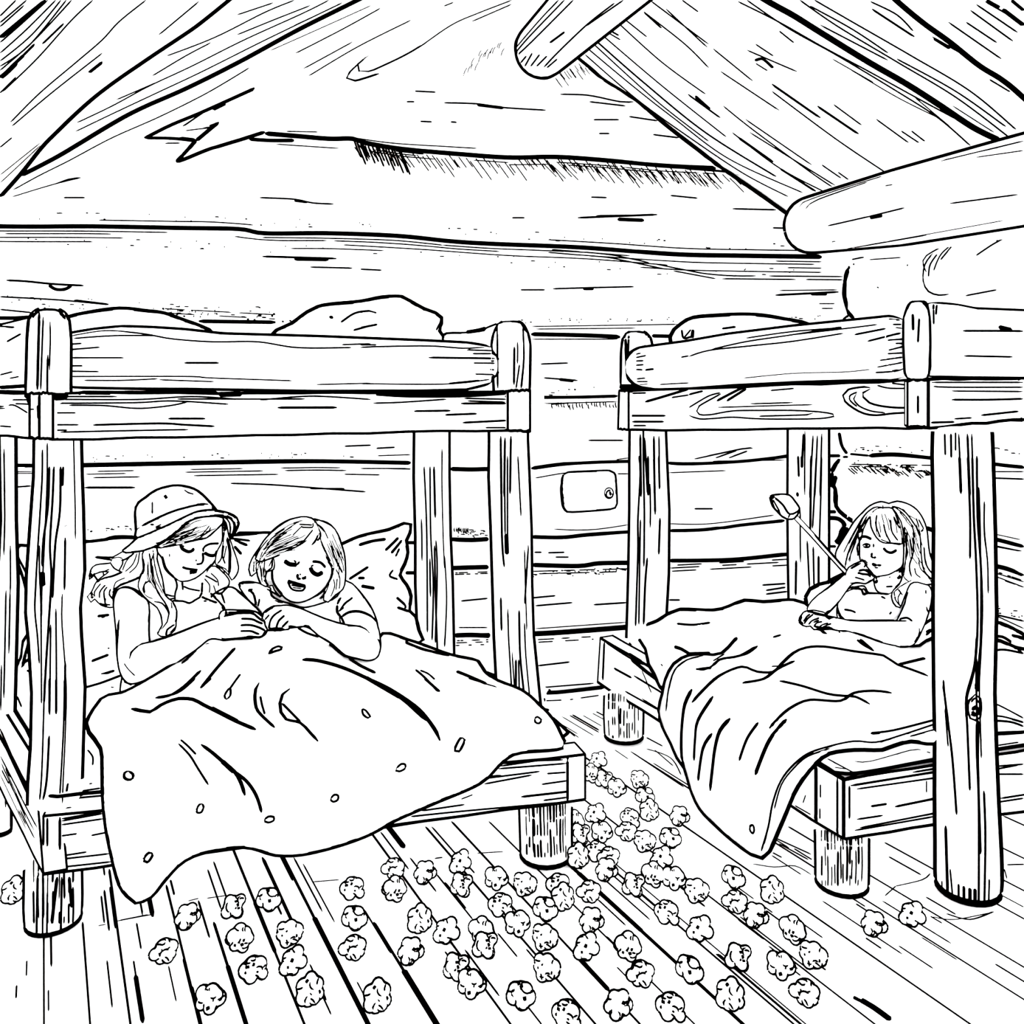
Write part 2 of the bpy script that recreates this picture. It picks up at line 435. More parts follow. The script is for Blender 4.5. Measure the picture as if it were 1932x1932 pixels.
wi += shade([(1003, 1075), (1190, 1070)], [3, 8], 2); wi += dots([(1003, 1082), (1190, 1072)], 50, 3, 6); wi += shade([(1262, 1064), (1490, 1052)], [3, 8, 14], 2.2); wi += shade([(855, 1078), (922, 1076)], [3, 6], 2)
wi += dots([(855, 1005), (920, 1008)], 26, 0, 7); wi += hatch([(857, 995), (885, 996)], 9, 1, 12, 0, 2); wi += shade([(857, 1206), (922, 1204)], [3, 7, 12], 2)
wi += shade([(1010, 1205), (1120, 1199)], [2, 7], 2); wi += hatch([(1040, 757), (1165, 757)], 22, 2, 12, 6, 2); wi += dots([(1030, 745), (1120, 732)], 8, 0, 5)
wi += dots([(153, 1000), (250, 996)], 14, 0, 4); wi += hatch([(880, 108), (955, 72)], 15, -8, 18, 22, 1.2); wi += hatch([(1045, 134), (1105, 112)], 16, 14, 20, 16, 1.2)
JN = '''p8 1087,105 1137,147 1193,183 1260,239 1332,294 1376,327 1437,369 1487,405; u9 545,518 640,470 760,420 960,330; 8 545,518 650,520 740,530; 7 740,530 825,460; 3 700,492 800,480; 7 740,530 700,575 665,612; 7 665,612 700,600 800,560 930,520 1000,498; 7 940,525 1020,530 1110,530;
4 690,475 800,400; 10 800,410 850,385; 6 825,460 790,475; 3 50,715 150,660 260,605 420,520 600,440; 3 45,742 200,695 305,670; 9 36,660 80,648; 8 0,740 30,700 80,650; 3 1145,258 1330,157; 3 1165,285 1350,175 1550,75; 3 1390,210 1350,240 1355,268 1390,270 1440,250 1560,190 1700,95; 4 1380,215 1320,270 1308,295 1340,305 1430,278'''
RC = '''p8 1600,506 1594,530 1593,560 1602,590 1610,600; 4 1600,508 1612,498; 4 1600,595 1590,603; 6 1583,816 1588,840 1598,856; 6 1585,866 1572,885 1570,905 1578,935 1576,955; 9 1577,898 1569,920; r8 710,20 665,100 660,170 685,220 690,330 740,390 800,430; 6 640,370 690,370; 8 640,410 700,415 740,440 745,470; 16 755,480 700,585; 5 640,598 690,598'''
wi += strokes(JN) + strokes(RC)
log_wall('wall_back', (W0, WD, WN, WL), [0, .10, .357, .652, .776, 1.08, 1.38, 1.67, 2.04, 2.42, 2.78, 3.12], .035, wi)
# right wall
R0 = PS(1598, 720, s_rw(1598)); R0.z = 0; R1 = PS(2320, 720, s_rw(2320)); R1.z = 0
RD = (R1 - R0).normalized(); RN = Vector((RD.y, -RD.x, 0))
if RN.x > 0: RN = -RN
ri = strokes("""p8 1600,508 1594,530 1593,560 1602,590 1612,600; 4 1600,508 1612,498; 4 1600,595 1590,603; 3 1605,490 1630,485; 2 1640,490 1700,486;
3 1760,478 1745,500 1742,530 1752,550 1772,557 1790,555; 3 1768,480 1755,500 1752,522; 3 1800,460 1775,490; 4 1905,435 1880,455; 3 1905,445 1875,460 1842,482; 3 1822,558 1880,547; 2 1655,542 1658,543; 3 1712,500 1713,501;
v3 1600,925 1590,900 1600,870 1690,820; v3 1625,920 1650,865 1700,822; p6 1583,816 1588,840 1598,856; 4 1598,856 1640,860; 8 1640,860 1690,858 1763,864; 6 1585,866 1572,885 1570,905 1578,935 1576,955;
8 1576,900 1570,920; r8 710,20 665,100 660,170 685,220 690,330 740,390 800,430; 6 640,370 690,370; 8 640,410 700,415 740,440 745,470; 16 755,480 700,585; 5 640,598 690,598; 2 730,130 725,180; 3 725,150 725,170;
p8 1870,874 1900,878 1932,881; 2 1872,890 1932,890; 3 1875,902 1932,904; 9 1868,1014 1900,1022 1932,1031; 2 1870,1006 1925,1018; 2 1880,1030 1928,1040; 10 1872,1066 1900,1072 1932,1084; 2 1875,1080 1932,1098; 2 1880,1088 1932,1108;
8 1748,996 1765,1002; 6 1752,1046 1768,1050; 3 1758,1012 1765,1015; 2 1870,1030 1925,1040; 3 1872,1158 1932,1172; 2 1880,1162 1932,1186; 5 1868,1175 1900,1181 1932,1195""")
ri += dots([(1610, 845), (1750, 850)], 14, 0, 6); ri += hatch([(1600, 876), (1763, 885)], 36, 14, 12, 10, 2); ri += dots([(1610, 875), (1763, 892)], 40, 0, 7)
ri += shade([(1595, 872), (1760, 874)], [4, 8], 2); ri += dots([(1875, 1150), (1932, 1165)], 12, 0, 8); ri += dots([(1875, 848), (1930, 852)], 5, 0, 5); ri += shade([(1872, 1072), (1932, 1092)], [4, 16], 2)
log_wall('wall_right', (R0, RD, RN, 2.0), [0, .25, .5, .76, .865, 1.148, 1.42, 1.676, 2.0, 2.25], .035, ri, False)
# roof slopes
def slope(name, Xa, Xb, inks):
    M = Mesh(); N = 14; K = 14; vs = []
    for up in (0, .05):
        for i in range(N + 1):
            X = lerp(Xa, Xb, i / N); Y = W0.y + (X - W0.x) * WD.y / WD.x; b = Vector((X, Y, roof_z(X) + up))
            for k in range(K + 1): vs.append(b + WN * (-.12 + 3.9 * k / K))
    n = (N + 1) * (K + 1)
    for i in range(N):
        for k in range(K):
            a = i * (K + 1) + k; f = (a, a + 1, a + K + 2, a + K + 1); M.f += [f, tuple(n + q for q in f[::-1])]; M.m += [0, 0]
    bd = [k for k in range(K + 1)] + [i * (K + 1) + K for i in range(1, N + 1)] + [N * (K + 1) + k for k in range(K - 1, -1, -1)] + [i * (K + 1) for i in range(N - 1, 0, -1)]
    for a, b in zip(bd, bd[1:] + bd[:1]): M.f.append((a, b, n + b, n + a)); M.m.append(0)
    M.v = vs; return M
ML = slope('l', -3.4, .0125, []); MR = slope('r', .0125, 2.05, [])
A1 = [(0, 370), (40, 325), (80, 275), (180, 180), (300, 95), (360, 55), (430, 0), (560, -110)]
A2 = [(36, 330), (110, 292), (240, 215), (350, 165), (450, 115), (560, 55), (670, 0), (870, -100)]
ci = [(9, smooth(A1, 40)), (11, smooth(A2, 40))]
ci += strokes("""u10 0,290 25,270 60,235; 7 40,252 90,205; 5 70,225 130,165; u9 0,140 90,65 170,0; u3 0,60 60,0; 3 0,85 100,0; 3 0,160 80,90 180,0; 3 0,200 100,110 210,0; 3 0,230 120,130 230,0; 3 0,250 110,170 250,0; 3 0,265 130,150 270,0;
3 10,345 140,220 270,75 350,0; 3 0,350 60,290; 3 40,460 150,350 280,240 385,150 450,80 550,0; 3 45,475 200,345 385,200; 7 335,272 385,232; 3 600,130 750,5; 3 0,555 45,518; 2 0,660 150,540; 2 0,690 150,550;
4 240,88 160,165; 3 0,100 90,20;
3 895,55 1030,10; 3 895,130 1030,75 1170,20; 3 630,210 810,140 1000,45 1110,0; 3 575,285 700,210 795,160; 3 290,462 420,400 560,325 720,250 920,150 1140,50 1240,0;
3 285,495 420,430 590,350 760,270 1000,150 1290,10; 3 440,375 590,310; 3 1115,200 1290,110 1435,30; 3 1145,258 1330,157; 3 1165,285 1350,175 1550,75; 3 50,715 150,660 260,605 420,520 600,440 780,350 940,255;
3 45,742 200,695 305,670; 2 1020,190 1200,110 1400,20; 2 1110,95 1250,30;
3 1390,210 1350,240 1355,268 1390,270 1440,250 1560,190 1700,95 1800,50 1930,0; 4 1380,215 1320,270 1308,295 1340,305 1430,278; 3 1780,80 1930,15; 3 1675,22 1710,8;
9 545,518 640,470 760,420 960,330; 8 545,518 650,520 740,530; 7 740,530 825,460; 3 700,492 800,480; 7 740,530 700,575 665,612; 7 665,612 700,600 800,560 930,520 1000,498; 7 940,525 1020,530 1110,530;
4 690,475 800,400; 10 800,410 850,385; 6 825,460 790,475""")
rj = strokes("""v8 410,190 500,265 600,330 720,430 850,530 930,590 1040,665 1130,730; v13 900,-100 1060,0 1150,50 1230,100 1400,205 1530,280 1640,350 1760,430 1850,475; v11 1380,-110 1500,0 1590,75 1680,140 1780,220 1860,270 1932,330 2150,530;
3 440,185 620,340 800,470 980,590 1130,668; 3 470,150 680,340 860,480; 3 450,165 600,290 740,400 930,540 1180,655; 4 480,140 640,280 850,450 1090,600; 3 500,120 700,290 920,465;
3 940,450 1100,570 1250,650; 3 640,40 780,150 860,230; 4 640,40 700,95; 3 550,75 700,210 850,320; 3 770,0 825,40; 3 660,0 860,150; 3 875,165 1010,275; 3 715,30 855,160; 3 900,242 1100,375; 5 1075,285 1240,400; 3 910,360 1010,440 1200,580 1280,635;
3 985,405 1210,560; 3 1000,450 1290,630; 3 990,170 1160,243; 3 1020,150 1080,190; 6 1018,205 1045,200 1080,230; 3 1060,240 1020,215; 3 1075,310 1290,470 1460,585; 4 790,320 900,400; 7 815,325 865,370; 5 1230,360 1370,455; 3 1285,355 1380,425; 3 1430,405 1540,485; 3 1515,445 1575,485; 3 1550,445 1595,480;
3 1245,560 1310,605; 3 1300,585 1335,610; 3 500,100 560,135; 3 575,65 650,125; 4 555,120 520,100; 6 960,465 1080,550; 5 1100,570 1225,650;
3 960,5 1100,75 1250,160 1400,240 1600,350 1750,430; 3 990,0 1130,95 1300,190 1500,310 1640,400 1750,495; 3 1220,0 1350,75 1550,190 1750,310 1905,440; 3 1170,0 1300,90 1500,210 1700,330 1880,465; 3 1205,20 1350,100 1470,180; 3 1240,85 1470,205;
2 1340,235 1500,330 1640,400; 2 1280,200 1420,280; 3 1500,200 1700,310 1870,430; 4 1415,30 1560,125; 3 1410,5 1500,50 1555,105; 3 1800,5 1932,80; 8 1860,30 1932,85; 6 1805,0 1850,25; 3 1770,15 1910,110; 3 1750,35 1895,140; 3 1675,75 1855,200; 3 1735,75 1840,145; 3 1620,125 1770,210; 5 1625,130 1680,165; 3 1815,270 1885,312; 6 1890,0 1932,35;
3 1100,105 1150,145; 2 1690,360 1830,450; 2 1560,330 1680,430""")
ML.add(MR.v, MR.f, 0)
structure('ceiling', ML, ci + rj, soft=False)
# floor boards run towards one far point
def fl(xb, y0, y1, w, dx=0):
    f = lambda y: (80 + (xb - 80) * (y - 720) / 1212 + dx, y); return (w, [f(y0), f(lerp(y0, y1, .33)), f(lerp(y0, y1, .66)), f(y1)])
fi = []
for xb, y0, w in ((83, 1760, 3), (170, 1740, 3.5), (246, 1640, 4), (378, 1670, 4), (464, 1740, 5), (574, 1600, 4.5), (694, 1600, 5), (823, 1740, 5), (963, 1570, 4), (1123, 1560, 4), (1207, 1550, 4), (1310, 1550, 3), (1401, 1600, 7), (1497, 1560, 4),
                  (1650, 1440, 3.5), (1830, 1400, 4), (2005, 1430, 3.5), (2111, 1560, 3.5), (2294, 1590, 3.5), (2416, 1600, 3.5), (2574, 1560, 3.5), (2760, 1540, 3.5), (3000, 1540, 3), (3300, 1540, 3)):
    fi.append(fl(xb, y0, 2300, w))
fi += [fl(*a) for a in ((378, 1860, 2300, 7), (330, 1620, 1730, 8), (574, 1700, 1800, 7), (694, 1730, 2300, 9), (640, 1618, 1740, 6), (823, 1830, 2300, 11), (464, 1820, 2300, 8), (1401, 1645, 1760, 9), (1207, 1800, 1870, 9), (860, 1562, 1590, 9), (1020, 1560, 1600, 10), (1510, 1800, 2300, 5),
       (1520, 1560, 2300, 2.5), (2020, 1440, 1600, 2.5), (1480, 1640, 1730, 3), (1660, 1730, 1830, 3), (1900, 1700, 1800, 3), (1420, 1610, 1640, 8), (2040, 1700, 1780, 3), (720, 1618, 1720, 3), (735, 1630, 1740, 2.5), (990, 1570, 1640, 3), (1140, 1560, 1640, 3), (270, 1840, 1930, 8))]
for _ in range(85):
    xb = random.uniform(-40, 3000); y0 = random.uniform(1590, 1900); l = random.uniform(15, 75) * (.6 if xb > 1500 else 1.2); fi.append(fl(xb, y0, min(y0 + l, 1950), random.choice([2.5, 3, 3, 3.6])))
fi += strokes("""p13 1625,1888 1650,1903 1680,1925; 8 1610,1882 1630,1892; 2 1690,1672 1740,1660 1755,1648; 2 1690,1672 1670,1690; 3 1900,1632 1932,1631; 2 1895,1640 1900,1658; 2 1760,1730 1800,1735 1870,1722; 3 1785,1724 1830,1735 1875,1720;
2 1420,1630 1460,1636 1500,1634 1530,1650; 2 220,1738 290,1725; 3 225,1737 280,1726; 2 355,1700 375,1695; 2 390,1695 425,1690; 2 185,1747 200,1744; 2 590,1664 640,1660; 2 900,1610 950,1607; 3 820,1620 835,1618;
2 1035,1352 1090,1385; 3 1042,1352 1085,1390; 2 1060,1352 1120,1388; 3 1075,1350 1130,1382; 4 1080,1349 1130,1378; 2 1055,1365 1092,1392; 2 1100,1350 1135,1370; 3 1125,1343 1142,1352; 2 1118,1346 1140,1358; 3 1220,1392 1250,1408; 2 1235,1415 1270,1445; 2 1160,1415 1185,1432;
3 1190,1418 1290,1485; 2 1220,1413 1265,1430 1285,1462; 3 1355,1545 1385,1565; 3 1080,1640 1080,1640.5; 3 1460,1580 1530,1612; 3 1470,1592 1525,1622; 3 1458,1609 1475,1618""")
M = Mesh(); N = 24; a, b = -4.2, 4.2; vs = []
for j in range(N + 1):
    for i in range(N + 1): vs.append((lerp(a, b, i / N), lerp(.5, 4.75, j / N), 0))
M.add(vs, [(j * (N + 1) + i, j * (N + 1) + i + 1, (j + 1) * (N + 1) + i + 1, (j + 1) * (N + 1) + i) for j in range(N) for i in range(N)])
structure('floor', M, fi, soft=False)
# ------------------------------------------------------------------ roof logs
def beam(name, label, path, sz, ink, g, A, B, cap=.5):
    cs = [(PS(*p[:3]), p[3]) for p in path]
    M = Mesh(); vs = []; fine = []
    for (c0, r0), (c1, r1) in zip(cs, cs[1:]):
        for j in range(8): fine.append((c0.lerp(c1, j / 8), lerp(r0, r1, j / 8)))
    fine.append(cs[-1]); c, r = fine[0]; t = (fine[1][0] - c).normalized()
    fine = [(c - t * .06, r * .35), (c - t * .058, r * .72), (c - t * .045, r * .9), (c - t * .02, r * .985)] + fine
    ax = t; a = ax.cross(Vector((0, 0, 1))).normalized(); b = ax.cross(a); n = len(fine); sd = 24
    for c, r in fine:
        for k in range(sd): an = 2 * math.pi * k / sd; vs.append(c + a * math.cos(an) * r + b * math.sin(an) * r)
    fs = [(i * sd + k, i * sd + (k + 1) % sd, (i + 1) * sd + (k + 1) % sd, (i + 1) * sd + k) for i in range(n - 1) for k in range(sd)]
    fs += [tuple(range(sd)), tuple((n - 1) * sd + k for k in range(sd))]
    M.add(vs, fs); o = build(name, M, None, 9, strokes(ink)); return tag(o, label, 'beam', None)
beam('roof_beam', 'round ridge log jutting down from the top edge at the peak of the roof', [(1023, 94, 436, .112), (1128, -8, 512, .125), (1300, -165, 650, .125)], 0,
     """v3 350,0 280,75 200,170 190,195; v3 370,0 250,125 195,190; 3 400,0 250,150 200,195; 4 320,145 370,108; 3 215,220 240,190; 3 235,225 260,180; 3 255,225 285,185; 3 275,225 310,190; 3 300,228 350,175 450,80 540,10; 3 440,90 570,0; 3 310,230 345,200""", 0, 0, 0)
beam('roof_beam', 'thick rounded log resting along the top of the right wall', [(1533, 424, 450, .112), (1700, 391, 540, .128), (1932, 340, 640, .130), (2300, 262, 900, .11)], 0,
     """v3 1160,715 1180,690 1290,650 1450,600; v3 1190,710 1230,680 1400,620; 3 1265,768 1410,735 1525,707; 8 1410,740 1450,732; 3 1680,692 1910,662; 2 1460,632 1485,628; 2 1300,850 1500,815 1860,750; 2 1340,845 1600,800; 3 1650,548 1930,480; 2 1280,822 1290,820; 2 1770,535 1930,512""", 0, 0, 0)
# ------------------------------------------------------------------ left bunk bed
def slab(M, c, z0, z1):
    n = len(c); M.add([(x, y, z0) for x, y in c] + [(x, y, z1) for x, y in c], [tuple(range(n))[::-1], tuple(range(n, 2 * n))] + [(i, (i + 1) % n, n + (i + 1) % n, n + i) for i in range(n)]); return M
LB = thing('bunk_bed', 'log bunk bed on the left, two girls sit under its top bunk', 'bunk bed', (-.65, 2.95, 0))
BK = (-.025, .085, 0)
board('side_board', LB, (-70, 1262, 470), (72, 1522, 722), (82, 1648, 736), (-70, 1345, 470), (.05, .02, 0), g=7, ew=6, ink="""p3 0,1375 60,1515; 3 0,1388 64,1525; 3 3,1440 50,1545; 2 0,1460 50,1565; 2 10,1450 48,1535""")
board('front_board', LB, (82, 1541, s_left(82)), (1104, 1422, s_left(1104)), (1104, 1508, s_left(1104)), (82, 1650, s_left(82)), BK, g=8, ew=6, edge=True,
      ink="""1:4 265,780 265,955; 5 335,775 335,1085; 3 345,785 575,745; 3 345,797 575,755; 3 345,818 575,785; 3 345,880 430,868; 3 510,878 590,862; 3 345,992 485,970; 3 345,1010 610,980; 3 345,1055 620,1025; 4 310,712 415,700; 3 315,732 400,722; 4 240,770 240,1090; 3 212,800 212,880;
      2:5 1395,430 1395,690; 3 1020,490 1390,435; 3 1010,505 1390,475; 3 1060,465 1370,455; 3 940,558 1240,520; 3 930,590 1195,540; 3 1280,532 1385,525; 3 1250,592 1390,572; 4 1135,662 1400,632; 3 1260,682 1390,665; 3 520,772 830,740 1395,690; 3 580,740 820,705; 3 400,820 700,780 975,755; 3 1000,748 1260,725; 2 800,675 865,650""")
log('leg', LB, [(1622, 54, 147), (1700, 53, 148), (1745, 55, 147)], 706, rim=7, g=9, gw=2.6, ink="1:4 210,1100 205,1440; 3 240,1110 238,1450; 6 320,1110 290,1370; 4 345,1110 340,1420; 6 385,1110 400,1280; 3 265,1190 262,1460", gl=(.3, .8), cap=.18)
log('leg', LB, [(1515, 981, 1077), (1580, 983, 1077), (1620, 984, 1078)], 620.5, rim=7, g=14, gw=2.6, gl=(.3, .8), cap=.18)
log('leg', LB, [(1425, -12, 17), (1573, -14, 17)], 588, rim=7, g=3, cap=.3)
log('leg', LB, [(1290, 995, 1035), (1340, 995, 1035)], 428, rim=7, g=2)
log('post', LB, [(800, 72, 146), (900, 71, 148), (960, 67, 150), (1080, 59, 152), (1150, 57, 144), (1200, 62, 146), (1300, 68, 153), (1400, 66, 150), (1470, 61, 148), (1522, 60, 146)], 706, rim=9, g=4,
    ink="""a4 375,0 365,300 330,560 320,760; a4 410,0 400,250 380,600 390,850 370,1200 350,1500 335,1800; 4 460,0 455,340 420,600 400,1000; 4 480,0 475,150; 3 300,600 300,800 312,1100 315,1800; 11 320,800 325,910; 4 495,540 490,940; 6 497,450 498,452; 3 425,1080 430,1880; 4 495,1480 490,1930; 3 385,1200 378,1890;
    1:3 275,0 275,200; 3 360,0 355,280 335,650; 4 275,320 262,560 240,680; 3 250,0 235,500 222,680; 4 380,585 370,650; 3 312,0 312,200""")
log('post', LB, [(800, 2, 26), (980, 5, 27), (1100, 0, 30), (1345, -4, 24)], 585, g=5)
log('post', LB, [(780, 784, 846), (900, 783, 846), (1010, 786, 848), (1100, 786, 852), (1250, 792, 855)], 478, g=4, ink="b3 1450,0 1470,500 1475,1260; b3 1495,0 1500,500 1520,900 1510,1320; 4 1525,0 1535,390; 3 1540,560 1550,800 1535,1340; 3 1605,680 1620,1000 1605,1370", rim=8)
log('post', LB, [(780, 924, 994), (830, 925, 994), (900, 924, 997), (1000, 928, 1001), (1100, 931, 1002), (1200, 934, 1005), (1280, 938, 1013), (1352, 940, 1020)], 560, g=3, rim=8,
    ink="m4 285,0 290,500 305,700; m3 305,0 310,500; m8 318,490 322,620; 3 325,0 325,600; 3 345,0 340,240; 3 390,0 410,380; 4 455,560 432,930; 4 283,890 288,1100; 4 398,970 405,1250 430,1500; 3 432,1050 440,1250 465,1520; 4 378,1280 378,1480; 3 395,1280 400,1500; x4 825,880 828,1240; x4 850,890 845,1240; x4 885,880 880,1220")
# upper bunk of the left bed
M = Mesh(); slab(M, [(-1.16, 2.48), (.12, 2.78), (-.06, 3.62), (-1.5, 3.36)], 1.34, 1.38); build('bed_base', M, LB, soft=False)
log('side_rail', LB, [(-90, 600, 738), (0, 616, 736), (40, 606, 737), (74, 598, 738), (112, 604, 730)], lambda x: 680, False, rim=7, g=0, ink="w4 35,290 110,248; w3 0,462 65,445; w3 50,480 98,470; w4 0,210 75,215; 10 0,525 150,515", cap=.3)
board('side_rail', LB, (-90, 744, 500), (62, 742, 690), (62, 828, 690), (-90, 812, 500), (.06, .03, 0), g=3, ink="w3 65,592 155,592; w3 45,620 80,622 145,660; 3 0,728 60,733; 3 80,612 155,615")
log('post', LB, [(586, 62, 124), (640, 58, 128), (765, 55, 127)], 722, rim=9, g=2, ink="p7 62,600 70,589 90,585 110,588 123,602; w5 205,135 195,540; w3 225,160 212,540", cap=.55)
board('corner_block', LB, (56, 742, 742), (100, 742, 738), (100, 829, 738), (56, 826, 742), (-.01, .05, 0), g=1, ink="w5 205,560 205,800; w3 195,620 198,690", ew=7)
log('guard_rail', LB, [(95, 640, 722), (132, 630, 729), (180, 622, 730), (230, 617, 731), (290, 619, 732), (350, 623, 732), (420, 631, 733), (600, 636, 736), (800, 644, 735), (880, 648, 733), (925, 655, 722), (937, 668, 712)], lambda x: 690 - .042 * (x - 100), False, rim=8, g=0, cap=.5,
    ink="""w3 370,260 520,235 620,235 760,250 900,275 1110,290 1340,290 1550,320 1830,320; w3 385,272 600,258 820,258; w3 370,330 520,318; 3 370,373 645,373; 3 370,302 425,298; 3 370,415 430,415; 3 370,443 515,445; 4 960,400 1140,400; 3 370,470 960,470 1110,478 1520,492; 3 440,490 640,490 820,482; 3 830,487 1115,497; 3 1780,305 1930,300; 3 1650,512 1930,505;
    x3 0,345 95,345; 3 0,360 130,355 410,352 600,365 730,360; x4 400,420 790,425; 3 625,375 790,380; 3 660,397 770,397; 3 665,452 790,453; 3 675,517 785,520; 3 0,573 500,575 760,548; 3 520,570 700,552; 3 770,440 785,440; 3 765,490 785,492""")
log('post', LB, [(609, 936, 990), (650, 929, 999), (762, 935, 997)], 633, rim=8, g=1, ink="p7 931,624 940,611 962,608 985,611 998,625; x4 805,230 808,600; x4 905,355 903,580; x4 955,240 960,420 945,600; x3 935,460 915,600", cap=.5)
board('front_rail', LB, (98, 742, s_left(98)), (962, 741, s_left(962)), (962, 812, s_left(962)), (98, 830, s_left(98)), BK, g=2, ew=6,
      ink="""w6 440,508 640,518 1130,512 1400,520 1930,545; w4 570,550 600,530 700,528 1400,535; w10 1140,565 1260,562; 8 400,555 640,555 1140,550; w3 270,575 610,575; 3 330,590 720,590 1000,575 1240,590; 3 275,610 700,607 900,598 1190,615; 3 360,620 540,622 680,635 770,635 900,620 980,602; 3 270,660 395,660; 3 275,722 410,722; 3 265,750 350,750; 4 875,690 1070,690; 4 485,723 830,715 960,722 1118,730;
      3 1355,593 1560,575 1700,575 1930,590; 5 1445,633 1755,632; 12 1450,530 1930,555; x10 0,620 250,640 600,640 860,625; x3 75,688 240,683 505,665; 3 610,660 860,665; 4 590,690 860,690; 4 315,735 530,732; 4 498,757 685,750; 4 600,803 860,790; 3 735,832 855,832; 3 630,675 850,682; 6 680,625 860,605""")
board('corner_block', LB, (958, 738, 652), (1000, 736, 646), (1000, 813, 646), (958, 813, 652), (-.01, .05, 0), g=0, ew=7)
# ------------------------------------------------------------------ right bunk bed
RB = thing('bunk_bed', 'log bunk bed on the right with a thick knotty front post', 'bunk bed', (1.2, 3.0, 0))
board('side_board', RB, (1133, 1204, 447), (1590, 1470, 676), (1590, 1582, 676), (1128, 1287, 446), (.055, .03, 0), g=3, ew=6,
      ink="m5 935,1170 925,1410; m3 940,1170 1060,1250 1190,1325; m4 995,1335 1105,1395; 3 1065,1480 1270,1595; 2 1170,1350 1230,1490; m3 1090,1240 1170,1290; p8 1540,1440 1540,1563; 5 1580,1468 1580,1576; 3 1548,1480 1548,1505; 3 1547,1525 1547,1545; 2 1500,1520 1530,1537; 2 1515,1515 1520,1500; p5 1547,1442 1595,1470")
board('front_board', RB, (1593, 1470, s_rf(1593)), (2060, 1394, s_rf(2060)), (2060, 1511, s_rf(2060)), (1593, 1582, s_rf(1593)), (-.03, .09, 0), g=4, ew=6, edge=True,
      ink="4:4 978,745 978,910; 4 985,745 1415,675; 3 1015,762 1415,705; 4 1085,848 1165,836; 4 1205,850 1410,808; 3 1030,955 1415,880; 3 1005,968 1395,900; 2 1362,720 1362,780; 3 1690,650 1845,638; 3 1700,665 1820,642; 3 1690,688 1845,688; 2 1725,700 1725,860; 3 1700,830 1845,808; 2 1720,545 1820,530")
log('leg', RB, [(1308, 1142, 1212), (1350, 1141, 1212), (1395, 1143, 1211)], 465.6, rim=6, g=11, gw=2.4, gl=(.3, .8), cap=.18)
log('leg', RB, [(1566, 1542, 1634), (1630, 1543, 1634), (1674, 1543, 1633)], 658, rim=7, g=14, gw=2.6, gl=(.3, .8), cap=.18)
log('post', RB, [(770, 1191, 1252), (870, 1190, 1256), (960, 1190, 1260), (1080, 1188, 1259), (1150, 1186, 1255), (1215, 1184, 1252)], 478, g=2, rim=8,
    ink="m4 1150,0 1160,100 1145,400 1145,600 1130,1070; m4 1208,0 1210,250; m4 1245,0 1253,370; 4 1275,0 1280,210; 4 1283,390 1275,620; 4 1203,640 1190,800 1180,1060; 3 1160,400 1155,700 1150,1060; x4 1645,870 1650,1240; x4 1670,890 1690,1230; x4 1725,880 1730,1240; 3 1755,880 1758,1190")
log('post', RB, [(770, 1490, 1560), (960, 1489, 1560), (1060, 1490, 1560), (1175, 1492, 1560)], 436, g=2, rim=7,
    ink="r4 440,0 445,140; r5 465,0 465,80; 4 525,0 520,500; 3 560,0 545,300 535,480; 3 595,0 590,250 580,570; 5 435,240 438,270; 5 428,690 425,920; 3 500,560 515,870; 3 540,600 545,860; 4 575,660 575,850; y4 660,850 650,1045; y3 715,860 695,1220; y3 740,860 725,1220; 3 765,850 755,1210")
log('post', RB, [(806, 1768, 1862), (860, 1767, 1864), (1000, 1770, 1868), (1150, 1769, 1870), (1300, 1770, 1867), (1400, 1772, 1870), (1500, 1772, 1874), (1600, 1773, 1879), (1650, 1773, 1880), (1684, 1774, 1878)], 664.6, rim=10, g=2, cap=.18,
    ink="""r5 1505,0 1515,250; 4 1560,0 1575,400 1575,680; 4 1590,0 1600,400 1615,700 1625,1100 1605,1400 1555,1600 1550,1740; 4 1620,0 1625,400 1645,700 1655,1000 1645,1300 1630,1550; 3 1670,300 1670,500 1690,700 1695,910; 4 1400,1480 1410,1600 1430,1740; 4 1625,1480 1612,1530 1630,1555;
    4:4 1445,240 1460,350 1490,600 1512,890; 3 1455,360 1470,550; 4 1635,0 1610,260; 4 1612,0 1600,150 1560,310 1565,450 1578,770; 4 1605,290 1575,320 1568,370 1580,410 1605,420 1630,405 1635,360 1630,310 1605,290; 7 1590,370 1605,355 1620,370 1610,390 1590,390 1600,375; 3 1585,330 1605,310 1625,335; 4 1620,420 1618,620; 4 1612,430 1612,560 1622,850 1622,1350; 4 1648,770 1655,1000 1650,1330;
    6 1458,945 1465,1180 1470,1320; 3 1480,1160 1495,1320; 4 1522,1235 1522,1350; 5 1548,1245 1548,1350; 6 1578,1255 1578,1345; 6 1603,1258 1603,1345; 3 1440,1220 1440,1280; 3 1675,1210 1672,1320; y4 1475,850 1478,975; y4 1510,850 1512,990; 3 1537,840 1537,950; 3 1555,850 1570,1200; y4 1605,850 1620,1220; 3 1630,850 1640,1200""")
M = Mesh(); slab(M, [(.62, 3.45), (1.22, 2.76), (1.88, 2.9), (1.72, 3.5)], 1.34, 1.38); build('bed_base', M, RB, soft=False)
SU = lambda x: 486 + (x - 1190) * .325
log('post', RB, [(628, 1178, 1224), (660, 1174, 1230), (742, 1173, 1230)], 474, rim=8, g=1, ink="p7 1173,640 1180,629 1200,627 1224,631; x7 1560,310 1567,440; x4 1578,290 1575,400", cap=.5)
